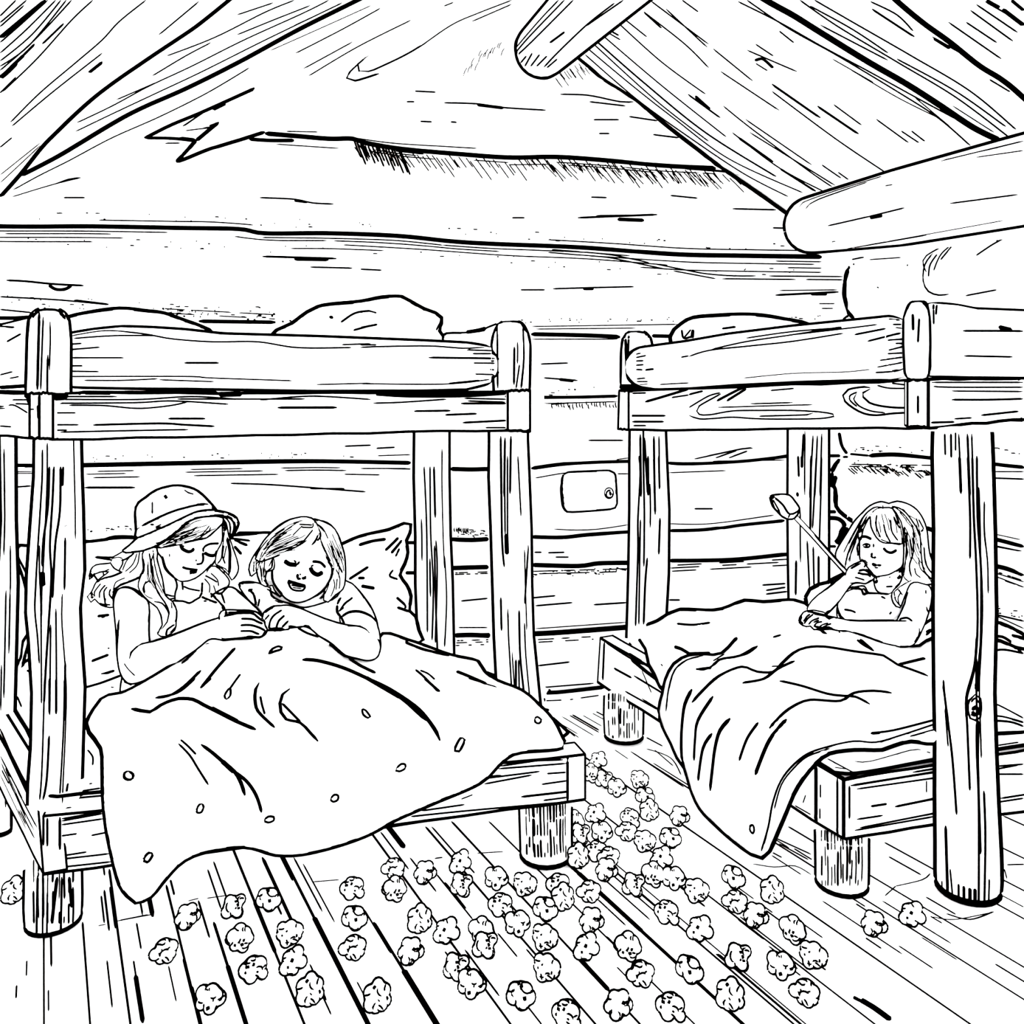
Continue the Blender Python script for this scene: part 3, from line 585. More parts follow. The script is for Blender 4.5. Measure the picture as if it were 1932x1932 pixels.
log('guard_rail', RB, [(1197, 672, 715), (1206, 658, 728), (1240, 653, 733), (1300, 645, 731), (1380, 631, 725), (1500, 616, 719), (1600, 606, 716), (1680, 598, 715), (1700, 602, 712), (1708, 615, 700)], SU, False, rim=8, g=0, cap=.4,
    ink="""y3 0,405 120,370 350,345 600,318 890,272; y3 130,365 330,320 600,280 880,235; 3 330,300 600,262 880,240; 3 600,280 900,245 1085,222; 4 955,280 1135,245; 4 1030,318 1220,270; 3 1145,312 1235,305; 3 1150,370 1235,348; 3 1145,390 1230,385; 3 1100,428 1230,410; 3 1085,467 1230,440; 4 1075,498 1180,490 1245,470; 3 1175,220 1225,220; 3 1190,240 1230,245; 3 1150,190 1215,195; 2 315,530 600,503 890,495 1045,480; 3 1190,330 1235,330;
    x3 1885,418 1930,410; 3 1620,420 1680,408; 3 1620,440 1665,438; 3 1620,465 1665,462; 4 1675,493 1725,487; 3 1620,490 1660,492; 3 1625,545 1675,540; 3 1625,560 1690,560; 3 1760,577 1930,568; 3 1620,400 1650,395; 2 1640,578 1690,575""")
board('side_rail', RB, (1184, 738, 484), (1716, 718, 656), (1716, 808, 656), (1184, 812, 484), (.05, .03, 0), g=2, ew=6,
      ink="""x4 1585,762 1795,762; 4 1600,797 1785,797; 3 1605,820 1680,820; x5 1675,680 1740,662 1930,605; 3 1830,655 1930,640; x4 1585,625 1585,850; 3 1600,630 1680,628;
      y3 0,700 110,635 180,615; y3 185,620 60,690 45,720 60,740 120,742 250,720 400,717 600,717 750,725 830,738 838,750 800,758 700,765 420,765 250,755 150,762 60,765 0,745; 3 405,750 680,742 715,732; y5 160,662 290,595 350,575; 5 218,662 330,592; 4 0,625 80,605; 3 470,602 605,590;
      y4 1045,585 1010,580 920,595 888,630 900,665 950,705 1010,735 1080,745 1170,735 1255,730; 3 970,610 930,630 930,660 970,695; 3 965,620 950,650 980,690 1050,720 1130,730; 4 1045,592 1003,615 1005,640 1040,672 1100,690 1180,700 1255,702; 3 1085,572 1150,588 1255,590; 3 1170,560 1250,570; 8 1000,540 1180,520 1250,480""")
board('corner_block', RB, (1168, 738, 492), (1186, 738, 492), (1186, 811, 492), (1166, 809, 492), (.02, .04, 0), g=0, ew=6)
M = ring_log([(571, 1716, 1748), (600, 1708, 1750), (650, 1708, 1751), (714, 1711, 1749)], lambda x: 664, True, cap=.5)
build('post', M, RB, 7, strokes("p7 1710,586 1716,574 1730,570 1743,572 1750,584; y5 1290,160 1292,255; y4 1327,185 1320,325"))
board('corner_block', RB, (1712, 718, 676), (1750, 718, 676), (1750, 805, 676), (1712, 805, 676), (.02, .06, 0), g=0, ew=6, ink="y4 1320,630 1320,735")
log('guard_rail', RB, [(1750, 572, 708), (1790, 575, 709), (1830, 583, 710), (1932, 587, 711), (2060, 590, 712)], lambda x: 655 - .14 * (x - 1750), False, rim=7, g=0, ink="y4 1410,95 1412,220; y4 1430,100 1425,165; y3 1392,180 1395,485; 4 1580,258 1780,258 1925,260; 9 1785,237 1860,255; 4 1587,402 1865,408", cap=.12)
board('front_rail', RB, (1752, 716, 655), (2060, 713, 610), (2060, 780, 610), (1752, 807, 655), (-.02, .08, 0), g=2, ew=7, ink="y3 1400,555 1925,555; y3 1410,578 1500,583 1925,583; 3 1515,605 1925,608; 4 1515,655 1730,655 1925,650; 4 1685,745 1900,722; 4 1395,787 1530,783; 10 1560,525 1925,525; 9 1800,790 1930,780")
# ------------------------------------------------------------------ bedding
def bed_form(name, label, cat, poly, sf, R, rim, ink, step=14, asp=1.0, extra=0, group=None, wav=.0):
    M = Mesh()
    Yf = lambda x, y: F / sf(x, y) + (wav * math.sin(x * .021 + y * .008) * math.sin(y * .017) if wav else 0)
    form(M, poly, Yf, R, step, asp=asp); o = build(name, M, None, rim, strokes(ink)); return tag(o, label, cat, group)
def clampmin(a, b, k=14):      # soft minimum
    h = max(k - abs(a - b), 0) / k; return min(a, b) - h * h * k * .25
bed_form('mattress', 'lower mattress of the left bunk with a white sheet', 'mattress', pts('p', '57,1190 40,1240 22,1285 18,1310 28,1340 50,1375 64,1405 85,1496 195,1494 600,1468 1050,1400 990,1330 900,1262 600,1215 300,1250 150,1230'),
         lambda x, y: max((y - 720) / 1.08, 500), 12, 5, "1:3 95,100 120,160; 3 75,130 110,230 155,290; 3 490,400 518,440 518,485; 3 500,590 515,588; 4 460,630 560,615; 3 455,642 560,632; a7 620,1690 760,1650 920,1590; 3 845,1678 862,1680", 20)
bed_form('mattress', 'lower mattress of the right bunk, seen under the quilt edge', 'mattress', pts('p', '1196,1206 1250,1290 1400,1366 1540,1436 1600,1460 1770,1432 1932,1406 2010,1395 2010,1240 1800,1180 1500,1150'),
         lambda x, y: max((y - 720) / 1.10, 440 + max(0, x - 1600) * .42), 12, 5, "4:2 1005,625 1080,625 1280,570 1335,568; 4:5 1685,495 1845,485; 3 1720,545 1820,530; 2 1365,578 1380,582; 3 870,612 1015,690; 2 905,655 960,662", 20)
BL = lambda x, y: clampmin(s_left(x) + 22, 557 + .55 * (y - 1185), 24)
M = Mesh()
form(M, pts('p', """264,1291 228,1308 205,1312 190,1320 175,1340 163,1365 168,1382 190,1412 193,1450 194,1500 200,1560 212,1620 225,1668 240,1690 256,1703 285,1692 305,1668 335,1634 365,1615 410,1603 460,1598 490,1604 520,1613 570,1612 640,1595 700,1573 745,1548 820,1515
905,1478 940,1445 960,1428 985,1419 1061,1411 1058,1385 1045,1360 1035,1348 1012,1325 985,1303 940,1285 915,1268 902,1248 850,1236 800,1218 770,1208 722,1196 705,1236 690,1243 650,1238 610,1205 575,1182 510,1184 490,1202 440,1206 397,1205 340,1245"""),
     lambda x, y: F / BL(x, y) + .012 * math.sin(x * .03 + y * .006) * min(1, max(0, (y - 1230) / 200)), 11, 13)
bl = build('blanket', M, None, 6, strokes("""1:8 735,170 790,183 840,190 900,150 960,125 1000,115 1080,120 1140,150 1220,190 1320,240 1430,287; 9 1180,165 1330,242; 6 870,110 950,95 1010,70 1090,0; 5 1120,55 1180,0;
a6 1180,1758 1280,1745 1400,1670 1525,1550; 6 1525,1685 1650,1530 1785,1380; 4 1720,1770 1705,1740 1745,1685 1750,1740 1720,1770; 4 1745,1690 1780,1640 1825,1578; 5 1380,1500 1490,1400; 2 1560,1350 1590,1345;
1:6 1448,25 1430,60 1425,100 1432,165 1460,205 1535,275; 4 1455,100 1465,150 1480,200; 6 1620,58 1580,90 1565,140 1570,190 1600,230 1680,250 1730,300 1778,352; 5 1578,140 1680,245; 4 1010,343 1050,378 1095,425; 4 998,365 1060,430 1110,510 1165,595;
7 1125,370 1180,410 1250,470 1310,520 1350,590 1370,655; 6 1310,520 1375,570 1420,630 1445,690 1462,750; 9 1240,462 1310,525;
b8 525,1470 640,1478 800,1520 950,1580 1150,1680 1300,1780 1400,1870 1470,1932; b9 1000,1600 1280,1765; 2:8 270,0 380,50 480,110 560,170 620,240 660,300 682,348; b7 850,1430 940,1500 1080,1570; 5 1385,1545 1450,1600 1555,1710; 4 1420,1550 1480,1575 1530,1618; 7 1695,1558 1800,1600 1926,1655; 7 1310,1340 1450,1395 1640,1440; 5 1310,1335 1350,1310 1430,1310;
2:6 595,0 680,75; 3 840,0 1000,50;
b5 268,1425 300,1385 345,1368 368,1375 365,1392 320,1405 268,1425; 1:5 718,518 742,535 742,560 718,568 696,555 696,530 718,518; 4 1130,700 1138,720 1125,748 1103,750 1100,730 1115,705 1130,700; 4 1478,790 1500,772 1530,775 1528,795 1500,806 1482,800 1478,790;
4 1850,670 1870,650 1890,655 1888,678 1865,690 1850,680 1850,670; 5 850,975 852,990 825,1028 805,1020 805,1005 830,975 850,975; 2:4 440,500 465,478 488,482 485,505 455,520 435,515 440,500; 5 810,332 820,345 790,408 765,405 768,385 795,335 810,332; 4 245,172 265,178 292,215 280,222 255,205 245,172; 4 1212,225 1225,215 1248,232 1235,252 1215,245 1212,225""")) 
tag(bl, 'white blanket with small oval dots hanging over the front of the left bunk', 'blanket')
RBK = lambda x, y: clampmin(s_rs(x) + 32, 502 + .65 * (y - 1143), 24)
bed_form('bed_sheet', 'rumpled sheet along the back of the right lower bunk, beneath the quilt', 'sheet', pts('p', """1190,1188 1215,1181 1240,1172 1262,1158 1284,1150 1345,1152 1375,1145 1405,1133 1440,1136 1500,1133 1530,1150 1560,1200 1700,1260 1700,1330 1400,1340 1260,1310 1246,1296 1235,1272 1225,1255 1219,1225 1208,1208"""),
         lambda x, y: 474 + .48 * min(x - 1190, 130) + .2 * (y - 1190), 12, 6, "m4 1390,1055 1495,1062 1599,1048; m6 1375,1200 1420,1215 1470,1245; 4 1510,1338 1599,1330; 3 1450,1240 1599,1235; 2 1290,1310 1300,1320", 13)
bed_form('blanket', 'plain white quilt on the right bunk, one pointed corner hanging almost to the floor', 'blanket', pts('p', """1362,1233 1330,1235 1300,1237 1272,1252 1256,1282 1250,1310 1243,1340 1250,1370 1266,1402 1278,1430 1292,1450 1302,1485 1320,1525 1350,1557 1385,1588 1418,1612 1438,1619 1452,1606 1470,1565 1484,1532
1497,1500 1515,1470 1540,1440 1565,1422 1612,1415 1665,1415 1690,1406 1720,1399 1770,1403 1870,1384 1932,1380 2010,1372 2010,1215 1932,1225 1870,1205 1770,1200 1735,1219 1690,1217 1640,1203 1600,1191 1575,1186 1520,1178 1508,1164 1460,1144 1440,1146 1425,1165 1400,1192"""),
         lambda x, y: min(max(RBK(x, y), 505 + max(0, x - 1500) * .18), max(640, 700 - .27 * (x - 1600))), 9, 6, """4:6 195,330 250,270 330,200 440,155 520,180 600,180 640,140 700,85 760,60 850,55 1000,78 1150,100 1190,125 1220,145 1290,170 1370,200; 7 1220,145 1355,112; 6 445,235 550,215 620,165 705,125; 3 590,152 640,150;
6 630,225 740,250 870,290 950,300 1010,305 1080,340; 6 580,460 640,395 700,350 780,320 930,325 1000,285 1100,275 1190,285; 7 195,265 160,340 145,450 143,560 150,630; 7 150,620 165,700; 6 300,300 225,420 210,520 205,620; 6 295,485 250,560 225,720; 7 385,410 335,470 310,560 295,680 285,770; 5 525,430 470,510 430,620; 7 665,415 580,520 510,690;
6 215,165 285,160 330,120 430,100 520,50; 3 300,125 355,90; 4 430,0 340,65 250,98 170,120 110,170 80,260 65,375; 5 300,18 425,10; 5 110,52 185,88; 4 540,1070 575,950 600,820 650,700 750,600 860,555 1000,525 1110,530 1250,490 1415,435; 3 605,860 640,740 700,660 770,600 880,560; 5 1085,485 1200,470 1415,415; 7 1085,487 1130,484; 3 1280,500 1415,462;
4 500,940 485,945 485,970 498,982 505,965 500,940; 5 1000,0 1040,40 1100,75; r5 275,1200 360,1175 450,1155; r5 370,1070 450,1095; r7 790,1165 930,1285; r4 0,1120 60,1100; 4 0,1335 100,1310 170,1260; r6 1100,1380 1280,1340; r3 770,1155 800,1170;
4:4 1680,340 1720,345 1845,410; 4 1680,400 1740,402 1845,430; 4 1685,420 1780,428 1845,450; r4 1710,1185 1800,1210 1920,1300; r4 1730,1290 1800,1280 1930,1305""", 14)
# pillows
bed_form('pillow', 'large pillow with a pointed upper corner, right of the laughing short-haired girl', 'pillow', pts('p', '640,1030 680,1013 735,1000 762,989 774,990 772,1005 765,1020 768,1042 762,1064 753,1085 766,1104 774,1125 771,1153 783,1165 789,1190 797,1207 770,1213 715,1205 660,1240 600,1200 590,1100 610,1040'),
         lambda x, y: 503, 55, 6, "b6 955,598 1050,570 1160,553; 5 1155,640 1255,540; 5 1200,660 1280,560; 4 1232,685 1262,622; 5 880,858 1028,762; 5 948,848 1000,848; 6 972,908 1075,926; 5 1240,995 1300,1050 1305,1080; 5 1245,1070 1330,1100; 4 1215,785 1195,810 1190,835 1248,858", 11, asp=.8)
bed_form('pillow', 'wide pillow propped behind the girl in the brimmed hat', 'pillow', pts('p', '30,1036 60,1031 155,1024 230,1016 300,1018 447,1010 520,1008 570,1040 560,1120 540,1250 300,1285 155,1302 60,1300 44,1262 58,1195 50,1110'),
         lambda x, y: 505, 50, 5, "a6 120,650 170,740 225,850; 5 740,1138 830,1128; 3 770,1150 800,1140; 5 695,1480 825,1430; 5 765,1582 870,1550; 5 1750,548 1900,567; 5 1780,560 1880,600; 5 1780,605 1835,668; 4 140,1310 200,1300; 8 140,1305 215,1290; 8 215,1300 195,1450 130,1530; 6 130,1530 245,1445; 6 150,1550 245,1560; 7 180,1600 215,1565; 3 825,1375 825,1385; 12 140,870 190,875; 4 140,940 190,940; 3 140,970 195,965; 3 150,1000 180,998", 13, asp=.7)
bed_form('pillow', 'soft pillow behind the reclining long-haired girl on the right bunk', 'pillow', pts('p', '1521,1128 1530,1112 1545,1104 1562,1100 1590,1085 1640,1075 1720,1110 1765,1160 1800,1172 1870,1174 1900,1182 1932,1200 2000,1240 2000,1330 1800,1330 1600,1260 1540,1180'),
         lambda x, y: 500 + (x - 1520) * .165, 26, 6, "r5 640,830 700,810; r5 1250,1130 1345,1060; 4 1285,1185 1345,1130; 4 1285,1165 1320,1145; r5 1730,1195 1790,1195 1860,1240 1930,1300; 5 1730,1290 1850,1283 1930,1300", 12)
# bedding on the top bunks
bed_form('pillow', 'rounded pillow lying on the top bunk at the left, by the front post', 'pillow', pts('p', '120,604 160,592 225,583 280,588 310,592 350,606 380,617 402,632 380,665 150,665 110,630'), lambda x, y: 600, 26, 6, "w4 350,125 470,118", 12)
bed_form('pillow', 'tall peaked pillow on the top bunk of the left bed', 'pillow', pts('p', '515,632 550,612 580,590 600,580 625,575 680,570 720,562 758,561 775,570 800,584 822,592 832,600 828,625 820,660 540,668'), lambda x, y: 585, 30, 6, "w4 1775,188 1850,140 1930,128; x3 0,155 40,145 95,157; x4 0,245 100,225; w4 1840,230 1930,205; w6 1715,158 1735,166; x4 445,258 475,195", 12)
bed_form('blanket', 'folded blanket end showing beside the right post of the left top bunk', 'blanket', pts('p', '836,632 880,628 912,622 935,612 950,618 950,665 860,665'), lambda x, y: 600, 10, 4, "x4 495,265 700,235; 3 610,235 740,230; 9 620,275 740,245", 9)
bed_form('pillow', 'flat pillow on the right top bunk behind its log guard rail', 'pillow', pts('p', '1265,636 1285,612 1308,600 1350,596 1400,594 1440,596 1480,603 1525,613 1545,640 1400,665 1290,668'), lambda x, y: 505, 20, 6, "v4 768,1122 775,1150 800,1145; v3 775,1150 800,1120; v4 805,1120 800,1150; v3 905,1118 950,1110; y4 25,250 22,300; y4 190,245 270,235", 12)
for cx, lab, c in ((0, 'thin mattress on the top bunk of the left bed, mostly hidden by its rails', [(-1.1, 2.56), (.1, 2.82), (-.1, 3.55), (-1.4, 3.3)]), (1, 'thin mattress on the top bunk of the right bed, mostly hidden by its rails', [(.7, 3.4), (1.26, 2.82), (1.82, 2.95), (1.64, 3.42)])):
    M = Mesh(); slab(M, c, 1.382, 1.44); tag(build('mattress', M, None, soft=False), lab, 'mattress')
# ------------------------------------------------------------------ wall box
WB = thing('wall_box', 'small white rounded box with a round dial fixed on the log wall between the bunks', 'wall box', tuple(PS(1111, 965, 436)))
M = Mesh(); form(M, pts('p', '1064,896 1072,892 1110,890 1150,889 1158,893 1161,905 1163,950 1160,957 1150,960 1080,965 1067,962 1063,950 1061,920'), F / 440, 5, 6, asp=3.0); build('housing', M, WB, 6, strokes("m9 672,110 668,200 672,320 700,350"))
M = Mesh(); form(M, [(1149 + 8 * math.cos(a * .785), 930.5 + 10 * math.sin(a * .785)) for a in range(8)], F / 445, 3, 3, asp=1.5)
build('dial', M, WB, 3, strokes("m3 975,215 955,220 945,240 955,260 980,258 985,240 968,240 965,225; 4 970,222 972,250"))
# ------------------------------------------------------------------ people
def locks(fr, a, b, n, w=1.3, lo=.05, hi=.95):
    r = []
    for i in range(n):
        f = lerp(lo, hi, (i + random.random() * .8) / n); t = random.uniform(0, .35); r.append(between(pts(fr, a), pts(fr, b), f, t, min(1, t + random.uniform(.3, .6)), w, 6, .01))
    return r
def body(layers, caps, vox=.006):
    M = Mesh()
    for poly, Y, R, st in layers: form(M, poly, Y, R, st)
    for pl, Y, r in caps: capsule(M, pl, Y, r)
    return remesh(M, vox)
def lin(a, b):     # depth varying between two points (px,py,Y)
    (x0, y0, Y0), (x1, y1, Y1) = a, b; dx, dy = x1 - x0, y1 - y0
    return lambda x, y: lerp(Y0, Y1, min(1.1, max(-.1, ((x - x0) * dx + (y - y0) * dy) / (dx * dx + dy * dy))))
# -- girl in the hat
g1 = thing('person', 'girl in a brimmed hat and sleeveless top with long wavy hair, on the left bunk', 'person', (-1.1, 3.03, .38))
A = lambda s: pts('a', s)
armY = lin((225, 1110, 3.02), (250, 1280, 2.88)); 
L1 = [(A('1190,520 1192,640 1235,690 1252,770 1310,830 1380,872 1430,868 1480,850 1540,805 1620,730 1660,650 1690,560 1700,440 1600,380 1480,330 1350,330 1240,400'), 3.0, 46, 7),
      (A('1330,820 1350,900 1330,1000 1400,1060 1560,1040 1600,980 1560,880 1570,760 1450,740'), 3.03, 22, 6),
      (A('905,930 1000,925 1130,1000 1250,1020 1390,985 1530,975 1620,960 1720,920 1800,980 1760,1080 1720,1180 1600,1300 1500,1420 1420,1600 1350,1780 950,1780 930,1560 900,1400 880,1100'), 3.06, 40, 10),
      (A('908,925 875,980 865,1050 883,1250 893,1440 912,1560 950,1628 1000,1650 1100,1618 1160,1560 1160,1440 1130,1300 1125,1030 1060,980 1000,930'), armY, 30, 7),
      (A('960,1480 1000,1400 1080,1350 1150,1335 1270,1300 1400,1250 1550,1190 1700,1140 1800,1115 1930,1115 1950,1290 1880,1292 1800,1306 1700,1318 1600,1306 1500,1380 1400,1450 1250,1550 1100,1618 1000,1648 950,1620'), lin((250, 1270, 2.87), (470, 1180, 2.86)), 26, 7),
      (A('1600,1000 1640,960 1735,915 1800,940 1930,1062 1985,1120 2010,1165 1960,1200 1850,1120 1715,1110 1680,1040'), lin((400, 1110, 3.02), (490, 1170, 2.92)), 18, 6)]
fng = lambda L, Y: [(pts('b', a), Y, r) for a, r in L]
C1 = fng([('-60,1135 60,1132 150,1140 215,1180 235,1210', [11, 9, 6.5, 5.5, 5]), ('-60,1180 60,1178 150,1178 215,1205 243,1232', [11, 9, 6.5, 5.5, 5]), ('-60,1225 60,1225 150,1222 205,1245 232,1262', [11, 9, 6.2, 5.3, 4.8]), ('-60,1268 60,1265 140,1265 180,1280 205,1285', [10, 8, 6, 5, 4.5]),
          ('-40,1140 80,1120 160,1125 225,1165', [9, 7, 6, 5])], 2.84)
bd = body(L1, C1); o = build('body', bd, g1, 5, strokes("""a4 1305,1022 1390,1022 1440,1038 1480,1015 1525,990; 4 1530,990 1600,1020 1650,1035; 5 1610,970 1680,1040 1715,1095 1715,1140; a5 1120,1030 1130,1100 1125,1180 1130,1335; a6 985,1462 1000,1415 1040,1375 1085,1350 1150,1335 1270,1300 1400,1250 1550,1190 1700,1140 1800,1112 1930,1110; 2 942,1495 975,1540 1025,1590;
6 905,920 870,985 862,1050 880,1250 890,1440 912,1560 950,1630 1000,1652; 7 1000,1652 1100,1620 1250,1550 1400,1450 1500,1380 1600,1306; 5 1600,1306 1700,1322 1800,1306 1880,1290 1930,1292; 4 905,920 1000,925 1060,980 1130,1025;
4 1235,680 1250,770 1310,830 1380,872 1430,868 1480,850 1540,805 1600,740; 6 1370,590 1385,625 1430,648 1460,640 1470,618; 3 1375,598 1400,610; 6 1550,655 1590,675 1630,672 1640,640; 4 1545,650 1545,620 1590,590 1660,585; 4 1540,655 1543,700 1530,735 1490,742; 3 1483,714 1495,714;
5 1385,762 1420,775 1500,785; 8 1440,795 1470,800 1495,790; 3 1440,815 1455,812; 2 1288,665 1288,685; 3 1315,890 1330,893; 4 1385,875 1390,940; 3 1395,910 1440,930 1520,945; 4 1535,880 1532,960 1515,990;
5 1590,765 1650,770 1750,880 1800,930 1870,1000 1930,1062; 5 1735,915 1680,965 1640,960; 4 1680,960 1710,1040; 5 1610,970 1680,1040 1715,1090 1715,1138;
b5 0,920 100,1010 190,1090 230,1150 232,1180; 4 -40,1110 130,1112 180,1140 225,1178; 4 60,1157 140,1160 190,1182 225,1195; 4 55,1207 130,1205 200,1225 245,1250; 4 55,1250 130,1250 170,1265 200,1275; 4 245,1250 220,1285 170,1302 100,1296; 4 100,1296 0,1312"""))
M = Mesh(); form(M, A('1120,1030 1200,1024 1310,1024 1390,1024 1440,1038 1490,1010 1525,990 1620,970 1680,1040 1712,1090 1712,1135 1550,1195 1400,1250 1270,1305 1135,1345 1118,1200'), 3.055, 46, 9, back=.3); build('top', M, g1, 3, strokes("a4 1310,1022 1390,1022 1440,1038 1480,1015 1525,990; 3 1535,1018 1570,1025; 4 1530,990 1600,1020 1650,1035; 5 1130,1160 1165,1165"))
hy = 2.975
M = Mesh()
form(M, A('1095,640 1190,620 1190,700 1230,850 1255,980 1310,1030 1340,1100 1335,1180 1325,1240 1258,1290 1200,1272 1235,1205 1228,1150 1195,1070 1130,1020 1062,940 1055,880 1090,780 1085,700'), 2.95, 14, 7)
form(M, A('1080,635 930,650 860,690 720,688 850,712 840,735 730,750 690,790 680,860 720,815 790,795 830,800 740,870 700,950 665,990 692,1030 720,1005 770,1052 860,1068 855,1000 875,930 915,900 1010,865 1080,830 1105,780 1095,700'), 3.0, 14, 7)
form(M, A('1195,615 1240,560 1340,480 1420,415 1500,385 1600,375 1695,395 1690,430 1630,490 1570,540 1480,565 1400,585 1320,600 1260,610'), 2.922, 12, 6)
form(M, A('1690,395 1715,430 1740,540 1800,720 1805,800 1762,862 1742,830 1690,775 1640,740 1650,650 1690,560'), 2.95, 12, 6)
form(M, A('1400,880 1480,850 1540,808 1600,760 1640,760 1740,870 1690,960 1640,980 1560,985 1530,940 1420,930'), 3.04, 10, 6)
form(M, A('1190,700 1050,640 1100,480 1300,330 1500,330 1720,400 1740,560 1700,800 1640,900 1500,960 1300,980 1180,900'), 3.115, 30, 9)
build('hair', M, g1, 3, thin(strokes("""a4 1130,640 1150,760 1160,850 1200,960 1250,1030 1285,1110 1270,1180 1225,1240; a3 1160,620 1175,750 1210,880 1255,980; 3 1170,660 1150,720 1160,800; 3 1110,870 1085,930 1110,980 1160,1005; 4 1130,870 1095,900 1100,960; 4 1170,1025 1230,1040 1270,1090 1285,1130; 4 1160,1040 1200,1080 1230,1150 1200,1220 1150,1258; 3 1145,1040 1150,1100 1140,1170; 5 1325,1200 1270,1240 1262,1285; 4 1330,1220 1290,1262; 3 1300,1030 1305,1080; 4 1310,1035 1340,1100 1330,1180; 9 1205,1250 1200,1275;
8 1090,700 1095,780 1070,830 1010,860 920,895 880,920; 10 880,920 860,960 855,1010; 3 1060,650 1040,750 980,810; 3 1040,660 1010,740 950,800; 3 1010,660 960,720 930,790; 4 930,700 930,740 905,790; 4 840,735 870,775 920,800; 3 850,700 900,690 930,700; 7 1050,640 950,660; 5 1020,660 960,700 920,715; 6 930,800 860,830 790,850 740,880; 4 830,780 790,800 775,830; 4 720,990 720,950 765,890; 4 755,1000 760,950 800,900; 4 795,1020 790,950 815,915; 4 850,1000 830,970 840,930; 3 950,845 880,880 860,940; 8 700,960 700,1000; 9 750,1040 820,1052; 5 840,1050 800,1040 800,1000; 6 690,810 700,850; 5 725,810 730,860;
3 1260,585 1400,500 1470,480; 3 1230,600 1340,560 1440,500; 3 1310,560 1400,540 1480,480; 3 1300,530 1400,440; 3 1480,545 1540,510 1590,450; 3 1500,550 1580,500 1600,460; 7 1400,578 1500,555 1570,540; 5 1570,540 1640,480 1690,430; 3 1560,500 1640,470; 6 1240,610 1340,585; 3 1280,560 1380,470 1440,430; 2 1210,590 1300,540; 2 1320,580 1420,540; 3 1520,530 1600,490;
7 1690,400 1710,450 1700,530 1690,570; 4 1700,560 1690,620 1680,700 1650,740; 8 1725,540 1745,650 1745,760 1740,820; 4 1700,600 1690,680 1710,740; 4 1680,760 1720,780; 3 1720,600 1700,700; 3 1640,740 1700,770 1735,800;
4 1540,820 1600,850 1650,880; 4 1500,860 1540,880 1550,930; 3 1550,850 1590,900 1590,960; 3 1450,880 1500,930; 3 1600,810 1650,860 1660,910; 3 1620,900 1640,960; 4 1480,880 1530,935; 6 1600,960 1640,1000""")) + locks('a', '1205,592 1400,580 1560,540 1688,440', '1232,572 1340,492 1500,398 1680,385', 11) + locks('a', '1150,640 1180,850 1270,1010 1285,1150', '1115,640 1110,850 1190,980 1235,1100', 6))
ht = build('hat', form(Mesh(), A('1040,480 1038,310 1110,240 1190,185 1280,157 1350,150 1430,162 1500,192 1560,245 1610,300 1642,335 1560,350 1480,365 1350,425 1180,505 1042,550'), 2.985, 52, 8), g1, 5,
      strokes("a5 1040,478 1100,440 1230,375 1330,335 1400,315 1500,290 1580,288; 3 1157,270 1157,360; 8 1250,240 1270,226; 3 1400,180 1430,200 1470,212; 4 1140,440 1170,442; 3 1180,460 1225,440; 3 1170,405 1210,395; 4 1180,470 1220,455"))
M = form(Mesh(), A('932,642 985,600 1042,548 1110,520 1180,490 1270,450 1350,412 1480,352 1560,335 1640,335 1740,358 1795,390 1812,432 1790,490 1752,548 1780,480 1775,420 1720,378 1600,375 1500,388 1420,422 1340,492 1240,572 1180,602 1080,638 960,652'), lambda x, y: 2.89 + .012 * math.sin(x * .02), 9, 6)
br = build('brim', M, ht, 4.5, strokes("a7 1180,603 1240,572 1340,492 1420,422 1500,388; 5 1042,548 1180,490 1350,412 1480,352 1560,335 1640,337")); br['label'] = 'curved brim of the hat'
# -- short-haired girl
g2 = thing('person', 'girl with a short bob, short sleeves and open mouth, leaning on her arm', 'person', (-.73, 3.0, .38))
B = lambda s: pts('b', s)
L2 = [(B('290,640 298,760 300,860 330,920 400,1000 470,1030 540,1022 620,982 685,930 740,850 752,770 750,640 660,500 520,450 380,500'), 2.96, 46, 7),
      (B('400,900 380,1050 450,1120 640,1120 680,1000 640,900'), 3.02, 24, 7),
      (B('50,890 170,885 300,960 500,1050 700,1000 850,868 900,892 970,965 1040,1060 1075,1140 1095,1220 1080,1400 900,1600 700,1750 300,1750 250,1400 200,1180 120,1040'), 3.03, 42, 10),
      (B('850,870 900,892 970,965 1040,1060 1073,1130 1092,1200 1112,1280 1116,1390 1082,1458 1000,1470 930,1440 830,1380 820,1200 790,1110 790,1000'), lin((670, 1110, 2.99), (705, 1240, 2.86)), 30, 7),
      (B('250,1120 300,1075 380,1057 450,1062 550,1097 680,1152 840,1202 960,1217 1040,1265 1110,1330 1112,1400 1075,1458 1000,1468 930,1452 850,1430 740,1335 650,1283 560,1215 440,1225 300,1235 245,1200'), lin((690, 1230, 2.85), (520, 1170, 2.84)), 24, 7)]
C2 = fng([('420,1110 330,1110 280,1150 262,1195 275,1228', [11, 8, 6, 5.5, 5]), ('440,1125 370,1125 325,1165 308,1200 318,1228', [10, 7, 6, 5.5, 5]), ('460,1140 410,1150 375,1180 355,1205 360,1228', [9, 7, 6, 5.3, 5]), ('480,1155 440,1170 410,1190 395,1212 405,1228', [9, 7, 5.5, 5, 4.5]), ('400,1090 300,1090 250,1120 238,1150', [8, 6.5, 5.5, 5])], 2.82)
